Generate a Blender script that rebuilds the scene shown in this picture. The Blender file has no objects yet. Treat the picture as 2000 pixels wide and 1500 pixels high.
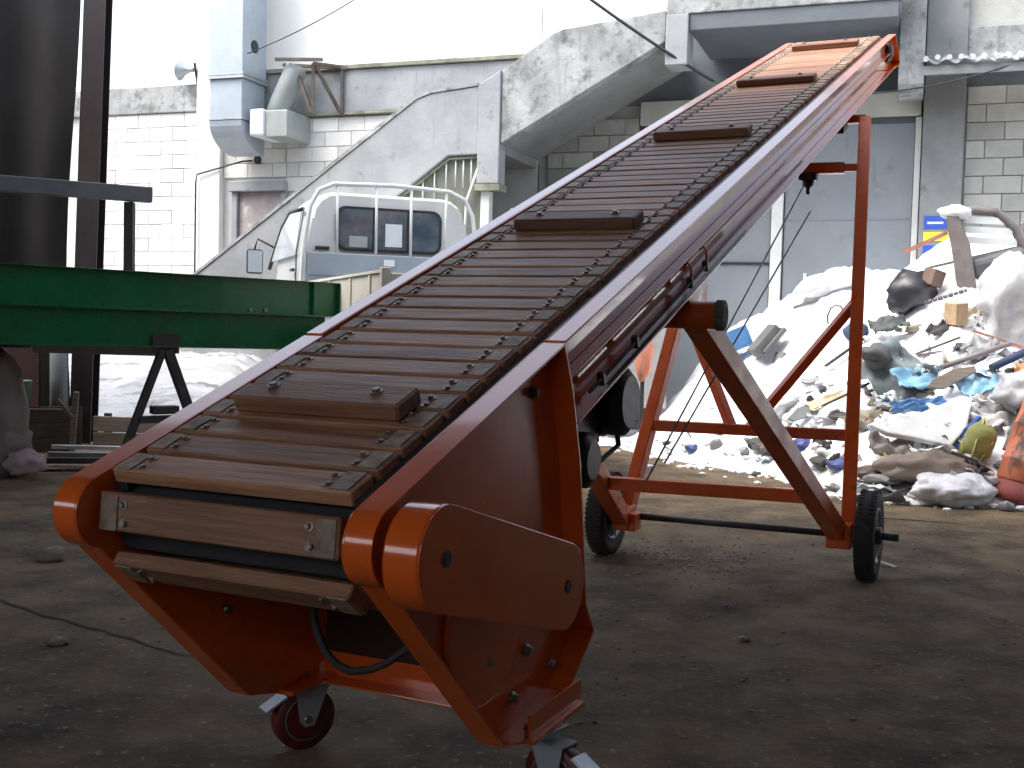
import bpy, bmesh, math, random
from mathutils import Vector, Matrix, Euler, noise as mnoise
random.seed(7)
PI = math.pi
R = math.radians
sc = bpy.context.scene
COL = sc.collection

# ------------------------------------------------------------------ camera, sky, sun, exposure
FPX, PITCH, ROLL, HCAM = 2174.45, 0.05, 0.025632735, 1.26
fwd = Vector((0, math.cos(PITCH), -math.sin(PITCH)))
up0 = Vector((0, math.sin(PITCH), math.cos(PITCH)))
rx = Vector((1, 0, 0))
right = rx * math.cos(ROLL) + up0 * math.sin(ROLL)
up = up0 * math.cos(ROLL) - rx * math.sin(ROLL)
cam_d = bpy.data.cameras.new('camera')
cam_d.sensor_width = 36.0
cam_d.lens = 36.0 * FPX / 2000.0
cam_d.clip_start = 0.05
cam_d.clip_end = 2000
cam = bpy.data.objects.new('camera', cam_d)
COL.objects.link(cam)
cam.matrix_world = Matrix(((right.x, up.x, -fwd.x, 0), (right.y, up.y, -fwd.y, 0), (right.z, up.z, -fwd.z, HCAM), (0, 0, 0, 1)))
sc.camera = cam

sun_dir = Vector((-0.55, -0.22, 1.0)).normalized()
SUN_EL = math.asin(sun_dir.z)
world = bpy.data.worlds.new('World')
sc.world = world
world.use_nodes = True
wn = world.node_tree
for n in list(wn.nodes):
    wn.nodes.remove(n)
sky = wn.nodes.new('ShaderNodeTexSky')
sky.sky_type = 'NISHITA'
sky.sun_disc = False
sky.sun_elevation = SUN_EL
sky.sun_rotation = math.atan2(sun_dir.x, sun_dir.y)
sky.air_density = 1.0
sky.dust_density = 4.0
sky.ozone_density = 1.0
hs = wn.nodes.new('ShaderNodeHueSaturation')
hs.inputs['Saturation'].default_value = 0.55      # overcast, milky sky
bg = wn.nodes.new('ShaderNodeBackground')
bg.inputs['Strength'].default_value = 0.15
wo = wn.nodes.new('ShaderNodeOutputWorld')
wn.links.new(sky.outputs[0], hs.inputs['Color'])
wn.links.new(hs.outputs[0], bg.inputs['Color'])
wn.links.new(bg.outputs[0], wo.inputs['Surface'])

sun_d = bpy.data.lights.new('sun', 'SUN')
sun_d.energy = 0.9
sun_d.angle = R(38)
sun_d.color = (1.0, 0.97, 0.92)
sun = bpy.data.objects.new('sun', sun_d)
COL.objects.link(sun)
sun.rotation_euler = sun_dir.to_track_quat('Z', 'Y').to_euler()

sc.view_settings.view_transform = 'Standard'
sc.view_settings.look = 'None'
sc.view_settings.gamma = 1.0
sc.view_settings.exposure = 1.9
sc.view_settings.use_curve_mapping = False
try:
    sc.cycles.max_bounces = 8
    sc.cycles.diffuse_bounces = 5
    sc.cycles.use_denoising = True
except Exception:
    pass

# ------------------------------------------------------------------ frames
O = Vector((-0.42577634, 2.67053465, 1.06519116))          # conveyor belt origin
UX = Vector((0.90260831, -0.43046282, 0))
UH = Vector((0.43046282, 0.90260831, 0))
UY = Vector((0.4035069, 0.84608628, 0.34831049))
UN = Vector((-0.14993471, -0.31438794, 0.93737922))
Z3 = Vector((0, 0, 1))
D0 = Vector((0, 14.5, 0))                                   # facade frame
EX = Vector((0.9417961, -0.33618464, 0))
EW = Vector((-0.33618464, -0.9417961, 0))
def C(u, s, n): return O + UX * u + UY * s + UN * n         # on the inclined belt
def L(u, a, z): return Vector((O.x, O.y, 0)) + UX * u + UH * a + Z3 * z   # conveyor, level
def Fc(e, w, z): return D0 + EX * e + EW * w + Z3 * z       # along facade, out of facade, height
def M3(x, y, z): return Matrix((x, y, z)).transposed()
MC = M3(UX, UY, UN)
ML = M3(UX, UH, Z3)
MF = M3(EX, -EW, Z3)

# ------------------------------------------------------------------ materials
MATS = {}
def mat(name, c1, c2=None, scale=4.0, rough=0.6, metal=0.0, stretch=(1, 1, 1), bump=0.0, bscale=60.0,
        spots=None, spots2=None, coat=0.0, per_object=False, rvar=0.0, lo=0.35, hi=0.65, spec=0.5, detail=6, trans=0.0):
    if name in MATS:
        return MATS[name]
    m = bpy.data.materials.new(name)
    m.use_nodes = True
    nt = m.node_tree
    b = nt.nodes['Principled BSDF']
    b.inputs['Roughness'].default_value = rough
    b.inputs['Metallic'].default_value = metal
    b.inputs['Specular IOR Level'].default_value = spec
    if coat:
        b.inputs['Coat Weight'].default_value = coat
        b.inputs['Coat Roughness'].default_value = 0.06
    if trans:
        b.inputs['Transmission Weight'].default_value = trans
    tc = nt.nodes.new('ShaderNodeTexCoord')
    vec = tc.outputs['Object']
    info = None
    if per_object:
        info = nt.nodes.new('ShaderNodeObjectInfo')
        mul = nt.nodes.new('ShaderNodeMath'); mul.operation = 'MULTIPLY'; mul.inputs[1].default_value = 37.0
        nt.links.new(info.outputs['Random'], mul.inputs[0])
        add = nt.nodes.new('ShaderNodeVectorMath'); add.operation = 'ADD'
        nt.links.new(vec, add.inputs[0]); nt.links.new(mul.outputs[0], add.inputs[1])
        vec = add.outputs[0]
    mp = nt.nodes.new('ShaderNodeMapping')
    mp.inputs['Scale'].default_value = stretch
    nt.links.new(vec, mp.inputs['Vector'])
    def nse(s, d=6.0, v=None, r=0.6):
        n = nt.nodes.new('ShaderNodeTexNoise')
        n.inputs['Scale'].default_value = s
        n.inputs['Detail'].default_value = d
        n.inputs['Roughness'].default_value = r
        nt.links.new(v or mp.outputs[0], n.inputs['Vector'])
        return n.outputs['Fac']
    def rng(src, a, bb):
        n = nt.nodes.new('ShaderNodeMapRange')
        n.inputs['From Min'].default_value = a
        n.inputs['From Max'].default_value = bb
        nt.links.new(src, n.inputs['Value'])
        return n.outputs[0]
    def mix(f, a, bb):
        n = nt.nodes.new('ShaderNodeMix'); n.data_type = 'RGBA'
        if isinstance(f, float): n.inputs[0].default_value = f
        else: nt.links.new(f, n.inputs[0])
        for i, x in ((6, a), (7, bb)):
            if isinstance(x, tuple): n.inputs[i].default_value = (*x, 1)
            else: nt.links.new(x, n.inputs[i])
        return n.outputs[2]
    c2 = c2 or tuple(x * 0.72 for x in c1)
    base = mix(rng(nse(scale, detail), lo, hi), c2, c1)
    if per_object:
        v = nt.nodes.new('ShaderNodeMapRange')
        v.inputs['To Min'].default_value = 0.72; v.inputs['To Max'].default_value = 1.22
        nt.links.new(info.outputs['Random'], v.inputs['Value'])
        h = nt.nodes.new('ShaderNodeHueSaturation')
        nt.links.new(v.outputs[0], h.inputs['Value'])
        nt.links.new(base, h.inputs['Color'])
        base = h.outputs[0]
    for sp in (spots, spots2):
        if sp:
            col, s, t0, t1 = sp[:4]
            v = mp.outputs[0]
            if len(sp) > 4:
                m2 = nt.nodes.new('ShaderNodeMapping'); m2.inputs['Scale'].default_value = sp[4]
                nt.links.new(tc.outputs['Object'], m2.inputs['Vector']); v = m2.outputs[0]
            base = mix(rng(nse(s, 7.0, v, 0.65), t0, t1), base, col)
    nt.links.new(base, b.inputs['Base Color'])
    if rvar:
        r = nt.nodes.new('ShaderNodeMapRange')
        r.inputs['From Min'].default_value = 0.3; r.inputs['From Max'].default_value = 0.7
        r.inputs['To Min'].default_value = max(0.03, rough - rvar); r.inputs['To Max'].default_value = min(1, rough + rvar)
        nt.links.new(nse(scale * 1.7, 5), r.inputs['Value'])
        nt.links.new(r.outputs[0], b.inputs['Roughness'])
    if bump:
        bp = nt.nodes.new('ShaderNodeBump')
        bp.inputs['Strength'].default_value = bump
        bp.inputs['Distance'].default_value = 0.02
        nt.links.new(nse(bscale, 8), bp.inputs['Height'])
        nt.links.new(bp.outputs[0], b.inputs['Normal'])
    MATS[name] = m
    return m

orange = mat('orange_gloss_paint', (0.74, 0.125, 0.016), (0.62, 0.095, 0.013), scale=3, rough=0.2, coat=0.7, spec=0.4, rvar=0.04, bump=0.015, bscale=25,
             spots=((0.42, 0.09, 0.03), 7, 0.58, 0.78), spots2=((0.10, 0.055, 0.04), 34, 0.705, 0.73))
orange_dull = mat('orange_tube_paint', (0.72, 0.125, 0.022), (0.60, 0.095, 0.018), scale=5, rough=0.34, rvar=0.1, bump=0.04, bscale=40,
                  spots=((0.20, 0.06, 0.03), 14, 0.66, 0.74))
wood_slat = mat('slat_wood', (0.43, 0.225, 0.132), (0.25, 0.115, 0.062), scale=5, rough=0.46, stretch=(0.6, 9, 9), bump=0.2, bscale=14,
                per_object=True, rvar=0.1, spots=((0.13, 0.06, 0.035), 2.2, 0.56, 0.74), spots2=((0.42, 0.33, 0.24), 3.5, 0.62, 0.80), spec=0.28)
wood_cleat = mat('cleat_wood', (0.26, 0.115, 0.06), (0.15, 0.065, 0.034), scale=5, rough=0.55, stretch=(0.7, 9, 9), bump=0.3, bscale=14, per_object=True)
clip_wood = mat('worn_clip_plate', (0.38, 0.29, 0.20), (0.19, 0.12, 0.075), scale=26, rough=0.55, per_object=True, bump=0.2)
zinc = mat('zinc_bolt', (0.40, 0.38, 0.34), (0.20, 0.18, 0.15), scale=60, rough=0.45, metal=0.9)
galv = mat('galvanised_steel', (0.52, 0.55, 0.58), (0.40, 0.43, 0.46), scale=7, rough=0.42, metal=0.55, rvar=0.1)
dark_steel = mat('dark_steel', (0.045, 0.042, 0.045), (0.025, 0.023, 0.025), scale=8, rough=0.45, rvar=0.1)
black_rubber = mat('black_rubber', (0.022, 0.021, 0.021), (0.035, 0.033, 0.03), scale=12, rough=0.75, bump=0.1, spots=((0.09, 0.08, 0.07), 7, 0.6, 0.8))
motor_and_shade_brown = mat('motor_brown_and_shade', (0.055, 0.022, 0.016), (0.035, 0.015, 0.011), scale=6, rough=0.45)
red_pu = mat('red_caster_tread', (0.13, 0.016, 0.013), (0.08, 0.010, 0.009), scale=12, rough=0.45)
grey_hub = mat('grey_caster_hub', (0.14, 0.145, 0.145), (0.09, 0.09, 0.09), scale=9, rough=0.45)
rim_grey = mat('rim_grey', (0.30, 0.31, 0.34), (0.18, 0.18, 0.2), scale=9, rough=0.45, metal=0.4)
green = mat('green_gloss_paint', (0.005, 0.140, 0.050), (0.004, 0.095, 0.034), scale=2.5, rough=0.27, rvar=0.08, coat=0.3, bump=0.05, bscale=18,
            spots=((0.012, 0.05, 0.025), 3.5, 0.6, 0.8))
tarp_m = mat('dark_tarpaulin', (0.010, 0.0095, 0.011), (0.006, 0.0055, 0.0065), scale=2, rough=0.75, bump=0.2, bscale=6, spec=0.2)
post_m = mat('dark_post_paint', (0.035, 0.024, 0.026), (0.022, 0.016, 0.018), scale=6, rough=0.5)
rack_grey = mat('rack_grey_paint', (0.20, 0.215, 0.235), (0.15, 0.16, 0.175), scale=5, rough=0.5)
pale_bar = mat('pale_grey_bar', (0.46, 0.50, 0.54), (0.38, 0.42, 0.46), scale=6, rough=0.5)
blue_paint = mat('blue_bar_paint', (0.10, 0.22, 0.40), (0.08, 0.17, 0.32), scale=7, rough=0.45)
board_m = mat('weathered_board', (0.19, 0.155, 0.125), (0.11, 0.085, 0.07), scale=5, rough=0.8, stretch=(1, 1, 9), bump=0.3, bscale=20, per_object=True)
crate_m = mat('dark_crate', (0.06, 0.045, 0.038), (0.035, 0.027, 0.024), scale=6, rough=0.75, bump=0.2)
floor_m = mat('concrete_floor', (0.165, 0.118, 0.066), (0.062, 0.044, 0.027), scale=2.6, rough=0.8, rvar=0.12, bump=0.6, bscale=30, lo=0.36, hi=0.64, detail=12, spec=0.3,
              spots=((0.030, 0.026, 0.021), 1.1, 0.52, 0.70), spots2=((0.30, 0.24, 0.165), 26, 0.58, 0.72))
crack_m = mat('floor_crack', (0.022, 0.02, 0.018), (0.03, 0.028, 0.024), scale=8, rough=0.9)
snow_m = mat('trodden_snow', (0.82, 0.83, 0.85), (0.74, 0.75, 0.78), scale=2.5, rough=0.7, bump=0.5, bscale=9,
             spots=((0.34, 0.33, 0.32), 4.0, 0.54, 0.72, (0.35, 2.4, 1.0)), spots2=((0.16, 0.145, 0.125), 9, 0.66, 0.73))
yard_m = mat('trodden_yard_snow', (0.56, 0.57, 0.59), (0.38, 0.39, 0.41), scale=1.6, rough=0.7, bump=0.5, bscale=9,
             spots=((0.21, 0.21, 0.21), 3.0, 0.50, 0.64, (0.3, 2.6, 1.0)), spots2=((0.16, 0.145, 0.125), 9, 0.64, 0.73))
clump_m = mat('dirty_snow', (0.78, 0.79, 0.80), (0.60, 0.60, 0.60), scale=6, rough=0.75, bump=0.4, bscale=14, spots=((0.22, 0.19, 0.16), 8, 0.6, 0.7))
wall_white = mat('white_wall_paint', (0.80, 0.80, 0.77), (0.73, 0.73, 0.70), scale=1.2, rough=0.75, bump=0.12, bscale=12)
mortar_m = mat('mortar', (0.36, 0.36, 0.345), (0.30, 0.30, 0.29), scale=4, rough=0.9)
mortar_pale = mat('pale_mortar', (0.60, 0.60, 0.58), (0.52, 0.52, 0.50), scale=4, rough=0.9)
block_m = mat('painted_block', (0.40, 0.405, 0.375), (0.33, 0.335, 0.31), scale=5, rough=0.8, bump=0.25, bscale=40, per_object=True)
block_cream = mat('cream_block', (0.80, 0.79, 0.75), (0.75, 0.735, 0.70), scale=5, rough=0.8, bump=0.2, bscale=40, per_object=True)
conc_white = mat('stained_white_concrete', (0.345, 0.355, 0.365), (0.26, 0.275, 0.285), scale=1.8, rough=0.8, bump=0.3, bscale=14,
                 spots=((0.15, 0.16, 0.145), 5.5, 0.60, 0.74), spots2=((0.23, 0.24, 0.235), 5, 0.57, 0.74, (2.2, 2.2, 0.3)))
conc_dirty = mat('mossy_concrete', (0.42, 0.43, 0.43), (0.25, 0.26, 0.255), scale=2.6, rough=0.85, bump=0.4, bscale=16,
                 spots=((0.105, 0.115, 0.105), 6.5, 0.50, 0.70), spots2=((0.20, 0.21, 0.20), 4, 0.54, 0.72, (2.5, 2.5, 0.3)))
conc_grey = mat('grey_concrete', (0.28, 0.29, 0.29), (0.20, 0.21, 0.21), scale=1.8, rough=0.85, bump=0.25, bscale=16, spots=((0.12, 0.12, 0.11), 3.5, 0.6, 0.74))
moss_m = mat('mossy_coping', (0.30, 0.305, 0.24), (0.16, 0.165, 0.12), scale=6, rough=0.9, bump=0.3)
slab_shade = mat('slate_slab_shade', (0.135, 0.155, 0.17), (0.105, 0.12, 0.135), scale=1.6, rough=0.8, bump=0.2, bscale=14)  # colour darkened to carry the shade under the landing slab
door_m = mat('grey_steel_door', (0.25, 0.28, 0.305), (0.215, 0.24, 0.265), scale=1.3, rough=0.55, bump=0.05, bscale=8, spots=((0.17, 0.185, 0.195), 3, 0.58, 0.75), spots2=((0.20, 0.17, 0.14), 6, 0.64, 0.76, (2.2, 2.2, .25)))
frame_white = mat('white_frame_paint', (0.74, 0.75, 0.73), (0.62, 0.63, 0.61), scale=5, rough=0.6)
lintel_m = mat('pale_lintel', (0.52, 0.53, 0.47), (0.44, 0.45, 0.40), scale=3, rough=0.8, bump=0.1)
olive_sheet = mat('olive_sheet_metal', (0.20, 0.21, 0.175), (0.15, 0.16, 0.13), scale=3, rough=0.6, metal=0.1)
duct_m = mat('duct_grey_blue', (0.42, 0.475, 0.52), (0.35, 0.40, 0.45), scale=2.5, rough=0.5, metal=0.15, spots=((0.33, 0.36, 0.38), 6, 0.6, 0.75))
duct_pale = mat('duct_pale', (0.80, 0.82, 0.83), (0.70, 0.72, 0.73), scale=3, rough=0.5)
pipe_green = mat('grey_green_pipe', (0.33, 0.37, 0.35), (0.27, 0.30, 0.29), scale=4, rough=0.55)
rust_m = mat('rusty_angle', (0.13, 0.105, 0.09), (0.08, 0.06, 0.05), scale=8, rough=0.75)
red_steel = mat('red_steel', (0.34, 0.055, 0.05), (0.26, 0.04, 0.04), scale=5, rough=0.5)
awn_m = mat('awning_sheet', (0.36, 0.37, 0.38), (0.25, 0.26, 0.26), scale=4, rough=0.6)
door_old = mat('old_plank_door', (0.42, 0.37, 0.36), (0.27, 0.24, 0.25), scale=5, rough=0.8, spots=((0.62, 0.6, 0.58), 5, 0.58, 0.7))
sign_blue = mat('blue_sign', (0.03, 0.10, 0.52), (0.03, 0.09, 0.45), scale=4, rough=0.5)
sign_yel = mat('yellow_sign', (0.78, 0.72, 0.05), (0.70, 0.64, 0.05), scale=4, rough=0.5)
truck_white = mat('truck_white_paint', (0.60, 0.61, 0.605), (0.54, 0.55, 0.545), scale=2, rough=0.32, coat=0.4, bump=0.02, spots=((0.55, 0.54, 0.5), 4, 0.66, 0.8))
truck_grey = mat('truck_grey_panel', (0.27, 0.31, 0.35), (0.23, 0.265, 0.30), scale=3, rough=0.5)
truck_cream = mat('truck_cream_gate', (0.58, 0.56, 0.49), (0.50, 0.48, 0.42), scale=4, rough=0.55, spots=((0.3, 0.27, 0.22), 8, 0.64, 0.76))
glass_m = mat('dark_glass', (0.12, 0.15, 0.175), (0.05, 0.07, 0.09), scale=4, rough=0.07, spec=0.8)
glass_pale = mat('pale_glass', (0.50, 0.56, 0.60), (0.44, 0.50, 0.55), scale=2, rough=0.08, spec=0.8)
sticker_m = mat('white_paper', (0.62, 0.66, 0.68), (0.58, 0.62, 0.64), scale=4, rough=0.6)
black_plastic = mat('black_plastic', (0.018, 0.018, 0.022), (0.028, 0.028, 0.035), scale=6, rough=0.4, bump=0.15, bscale=14)
roof_m = mat('dark_roof_sheet', (0.05, 0.05, 0.05), (0.03, 0.03, 0.03), scale=2, rough=0.8)
shed_wall_m = mat('dark_shed_wall', (0.085, 0.08, 0.075), (0.055, 0.05, 0.047), scale=1.5, rough=0.85)
cable_m = mat('black_cable', (0.03, 0.03, 0.033), (0.02, 0.02, 0.022), scale=8, rough=0.6)
steel_cable = mat('steel_cable', (0.16, 0.17, 0.18), (0.10, 0.10, 0.11), scale=8, rough=0.45, metal=0.5)
side_wall_m = mat('grey_shed_wall', (0.14, 0.135, 0.13), (0.09, 0.087, 0.085), scale=1.5, rough=0.85)
def simple(name, c, rough=0.7, **k): return mat(name, c, tuple(x * 0.7 for x in c), scale=6, rough=rough, bump=0.25, bscale=12, **k)

# ------------------------------------------------------------------ mesh builder
class MB:
    def __init__(self):
        self.v, self.f, self.sm = [], [], []
    def add(self, vs, fs, smooth=False):
        k = len(self.v)
        self.v += [Vector(x) for x in vs]
        self.f += [tuple(i + k for i in f) for f in fs]
        self.sm += [smooth] * len(fs)
        return self
    def box(self, c, size, m=None):
        m = m or Matrix.Identity(3)
        c = Vector(c)
        vs = [c + m @ Vector((sx * size[0] / 2, sy * size[1] / 2, sz * size[2] / 2)) for sx in (-1, 1) for sy in (-1, 1) for sz in (-1, 1)]
        return self.add(vs, [(0, 1, 3, 2), (4, 6, 7, 5), (0, 4, 5, 1), (2, 3, 7, 6), (0, 2, 6, 4), (1, 5, 7, 3)])
    def boxr(self, lo, hi, fn):
        """box between two corners of a mapped frame"""
        vs = [fn(x, y, z) for x in (lo[0], hi[0]) for y in (lo[1], hi[1]) for z in (lo[2], hi[2])]
        return self.add(vs, [(0, 1, 3, 2), (4, 6, 7, 5), (0, 4, 5, 1), (2, 3, 7, 6), (0, 2, 6, 4), (1, 5, 7, 3)])
    def prism(self, poly, fn, d0, d1):
        """poly in 2D, fn(d, x, y) maps to world; closed solid between d0 and d1"""
        n = len(poly)
        vs = [fn(d0, x, y) for x, y in poly] + [fn(d1, x, y) for x, y in poly]
        fs = [tuple(range(n))[::-1], tuple(range(n, 2 * n))]
        fs += [(i, (i + 1) % n, n + (i + 1) % n, n + i) for i in range(n)]
        return self.add(vs, fs)
    def beam(self, p0, p1, w, h=None, upv=None):
        h = h or w
        p0, p1 = Vector(p0), Vector(p1)
        d = (p1 - p0); l = d.length; d.normalize()
        upv = Vector(upv) if upv is not None else (Z3 if abs(d.z) < 0.95 else Vector((0, 1, 0)))
        x = d.cross(upv).normalized(); y = x.cross(d).normalized()
        return self.box((p0 + p1) / 2, (w, l, h), M3(x, d, y))
    def tube(self, pts, r, n=8, caps=True, closed=False):
        pts = [Vector(p) for p in pts]
        rs = r if isinstance(r, (list, tuple)) else [r] * len(pts)
        vs, fs = [], []
        ref = None
        N = len(pts)
        for i, p in enumerate(pts):
            if closed: d = pts[(i + 1) % N] - pts[i - 1]
            else: d = pts[min(i + 1, N - 1)] - pts[max(i - 1, 0)]
            d.normalize()
            if ref is None:
                ref = d.orthogonal().normalized()
            ref = (ref - d * ref.dot(d)).normalized()
            b = d.cross(ref)
            for k in range(n):
                a = 2 * PI * k / n
                vs.append(p + (ref * math.cos(a) + b * math.sin(a)) * rs[i])
        for i in range(N if closed else N - 1):
            j = (i + 1) % N
            for k in range(n):
                fs.append((i * n + k, i * n + (k + 1) % n, j * n + (k + 1) % n, j * n + k))
        self.add(vs, fs, True)
        if caps and not closed:
            k = len(self.v) - len(vs)
            self.f += [tuple(range(k, k + n))[::-1], tuple(range(k + (N - 1) * n, k + N * n))]
            self.sm += [False, False]
        return self
    def lathe(self, prof, c, axis, n=28, smooth=True):
        """prof: list of (radius, height along axis)"""
        c = Vector(c); ax = Vector(axis).normalized(); x = ax.orthogonal().normalized(); y = ax.cross(x)
        vs, fs = [], []
        for r_, h_ in prof:
            for k in range(n):
                a = 2 * PI * k / n
                vs.append(c + ax * h_ + (x * math.cos(a) + y * math.sin(a)) * r_)
        m = len(prof)
        for i in range(m - 1):
            for k in range(n):
                fs.append((i * n + k, i * n + (k + 1) % n, (i + 1) * n + (k + 1) % n, (i + 1) * n + k))
        self.add(vs, fs, smooth)
        k0 = len(self.v) - len(vs)
        self.f += [tuple(range(k0, k0 + n))[::-1], tuple(range(k0 + (m - 1) * n, k0 + m * n))]
        self.sm += [False, False]
        return self
    def cyl(self, p0, p1, r, n=16):
        p0, p1 = Vector(p0), Vector(p1)
        return self.lathe([(r, 0), (r, (p1 - p0).length)], p0, p1 - p0, n)
    def mesh(self, name, origin=Vector((0, 0, 0))):
        me = bpy.data.meshes.new(name)
        me.from_pydata([tuple(v - origin) for v in self.v], [], self.f)
        me.polygons.foreach_set('use_smooth', self.sm)
        me.update()
        bm = bmesh.new(); bm.from_mesh(me)
        bmesh.ops.recalc_face_normals(bm, faces=bm.faces)
        bm.to_mesh(me); bm.free()
        return me

def wloc(o):
    p = Vector((0, 0, 0))
    while o is not None:
        p += o.location; o = o.parent
    return p
def obj(name, mb, material, parent=None, bev=0.0, loc=None, smooth=0):
    """link one mesh object; vertices are world coordinates"""
    base = wloc(parent) if parent else Vector((0, 0, 0))
    if parent is None and loc is not None:
        base = Vector(loc)
    me = mb.mesh(name, base)
    me.materials.append(material)
    if smooth:
        me.polygons.foreach_set('use_smooth', [True] * len(me.polygons))
        me.set_sharp_from_angle(angle=R(smooth))
    o = bpy.data.objects.new(name, me)
    COL.objects.link(o)
    if parent: o.parent = parent
    elif loc is not None: o.location = loc
    if bev:
        b = o.modifiers.new('bevel', 'BEVEL'); b.width = bev; b.segments = 2; b.limit_method = 'ANGLE'; b.angle_limit = R(40)
        b.harden_normals = False
    return o
def piece(name, me, parent, loc, rot=None, scale=None):
    """a shared-mesh part; loc is world, parents are never rotated"""
    o = bpy.data.objects.new(name, me)
    COL.objects.link(o)
    o.parent = parent
    o.location = Vector(loc) - wloc(parent)
    if rot is not None: o.rotation_euler = rot
    if scale is not None: o.scale = scale
    return o
def thing(name, label, cat, loc, group=None):
    o = bpy.data.objects.new(name, None)
    o.empty_display_size = 0.2
    COL.objects.link(o); o.location = loc
    return tag(o, label, cat, group)
def tag(o, label, cat, group=None):
    o['label'] = label; o['category'] = cat
    if group: o['group'] = group
    return o
def struct(o): o['kind'] = 'structure'; return o
def stuff(o): o['kind'] = 'stuff'; return o

# ------------------------------------------------------------------ ground
def sm(t):
    t = max(0., min(1., t)); return t * t * (3 - 2 * t)
def interp(t, pts):
    if t <= pts[0][0]: return pts[0][1]
    for (a, b), (c, d) in zip(pts, pts[1:]):
        if t <= c: return b + (d - b) * (t - a) / (c - a)
    return pts[-1][1]
CREST = [(1.5, 0.0), (1.9, .08), (2.2, .40), (2.9, 1.33), (3.35, 1.57), (3.73, 1.8), (4.1, 2.0), (4.8, 2.02), (5.05, 2.27), (5.3, 2.44), (6.2, 2.3), (9, 1.8)]
FRONT = [(1.5, 1.6), (2.3, 2.5), (3.7, 3.6), (4.6, 4.8), (5.4, 4.6), (7, 4.6), (9, 4.3)]
def nz(x, y):
    return (math.sin(x*2.1+1.3*math.sin(y*1.7+.4))*math.cos(y*2.6+.9*math.sin(x*1.9))*.5 +
            .3*math.sin(x*5.3+y*3.1+math.sin(y*4.7))+.2*math.sin(y*7.9-x*6.1+2*math.sin(x*3.7))
            + .13*math.sin(x*13.1+y*9.7+2*math.sin(y*8.3))+.1*math.sin(y*19.3-x*15.7))
def terrain(x, y):
    dx, dy = x - D0.x, y - D0.y
    e = dx * EX.x + dy * EX.y; w = dx * EW.x + dy * EW.y
    h = .42 * sm((4.4 - w) / 1.5) * sm((1.9 - e) / 1.6) + .42 * sm((3.4 - w) / 1.6) * sm((-2.2 - e) / .8)
    c = interp(e, CREST); f = interp(e, FRONT)
    t = (f - w) / (f - .8)
    p = c * min(1., max(t, 0.)) ** .85 if t > 0 else max(t, -.4) * .15
    z = max(h, p) if h > 0 or p > 0 else p
    amp = .015 + .10 * min(1., max(p, 0) / .8)
    return z + nz(x, y) * amp - .012

mb = MB()
for (x0, x1, y0, y1) in ((-200, 200, -60, 300),):
    mb.add([(x0, y0, 0), (x1, y0, 0), (x1, y1, 0), (x0, y1, 0)], [(0, 1, 2, 3)])
floor = struct(obj('ground', mb, floor_m))

def grid(fn, e0, e1, w0, w1, de, dw):
    mb = MB(); ne = int((e1 - e0) / de) + 1; nw = int((w1 - w0) / dw) + 1
    vs = []
    for j in range(nw):
        for i in range(ne):
            p = Fc(e0 + i * de, w0 + j * dw, 0)
            vs.append((p.x, p.y, fn(p.x, p.y)))
    fs = []
    for j in range(nw - 1):
        for i in range(ne - 1):
            a = j * ne + i
            q = (a, a + 1, a + ne + 1, a + ne)
            if max(vs[k][2] for k in q) > -0.03:
                fs.append(q)
    return mb.add(vs, fs, True)
def snow_height(x, y):
    z = terrain(x, y)
    if z > 0.05:
        v = Vector((x * 3.1, y * 3.1, 0))
        z += 0.05 * mnoise.fractal(v, 0.9, 2.0, 4) * min(1, z / .3)
        z += 0.035 * mnoise.noise(Vector((x * 11, y * 11, 4)))* min(1, z / .3)
    return z
struct(obj('snowy_yard', grid(snow_height, -9, 1.2, -0.05, 5.6, .06, .06), yard_m))
struct(obj('snow_heap', grid(snow_height, 1.2, 8.4, -0.05, 5.6, .06, .06), snow_m))

# cracks in the floor: thin strips pressed into the concrete
def crack(pts, wd):
    mb = MB(); vs = []; fs = []
    n = len(pts)
    for i, p in enumerate(pts):
        d = Vector(pts[min(i + 1, n - 1)]) - Vector(pts[max(i - 1, 0)])
        s = Vector((-d.y, d.x)).normalized() * wd * random.uniform(.5, 1.3) / 2
        vs += [(p[0] + s.x, p[1] + s.y, .004), (p[0] - s.x, p[1] - s.y, .004)]
    for i in range(n - 1):
        fs.append((2 * i, 2 * i + 1, 2 * i + 3, 2 * i + 2))
    mb.add(vs, fs)
    return obj('crack', mb, crack_m, floor)
def wig(p0, p1, n, a):
    out = []
    for i in range(n + 1):
        t = i / n
        out.append((p0[0] + (p1[0] - p0[0]) * t + random.uniform(-a, a), p0[1] + (p1[1] - p0[1]) * t + random.uniform(-a, a)))
    return out
crack(wig((-3.2, 5.55), (-1.25, 4.15), 26, .02), .016)
crack(wig((-3.2, 4.25), (-1.9, 4.6), 16, .015), .010)
crack(wig((-1.25, 4.15), (-.55, 3.85), 10, .015), .012)
crack(wig((2.55, 7.75), (3.15, 7.55), 8, .006), .022)
crack(wig((1.2, 5.6), (4.4, 6.1), 24, .03), .008)

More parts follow.
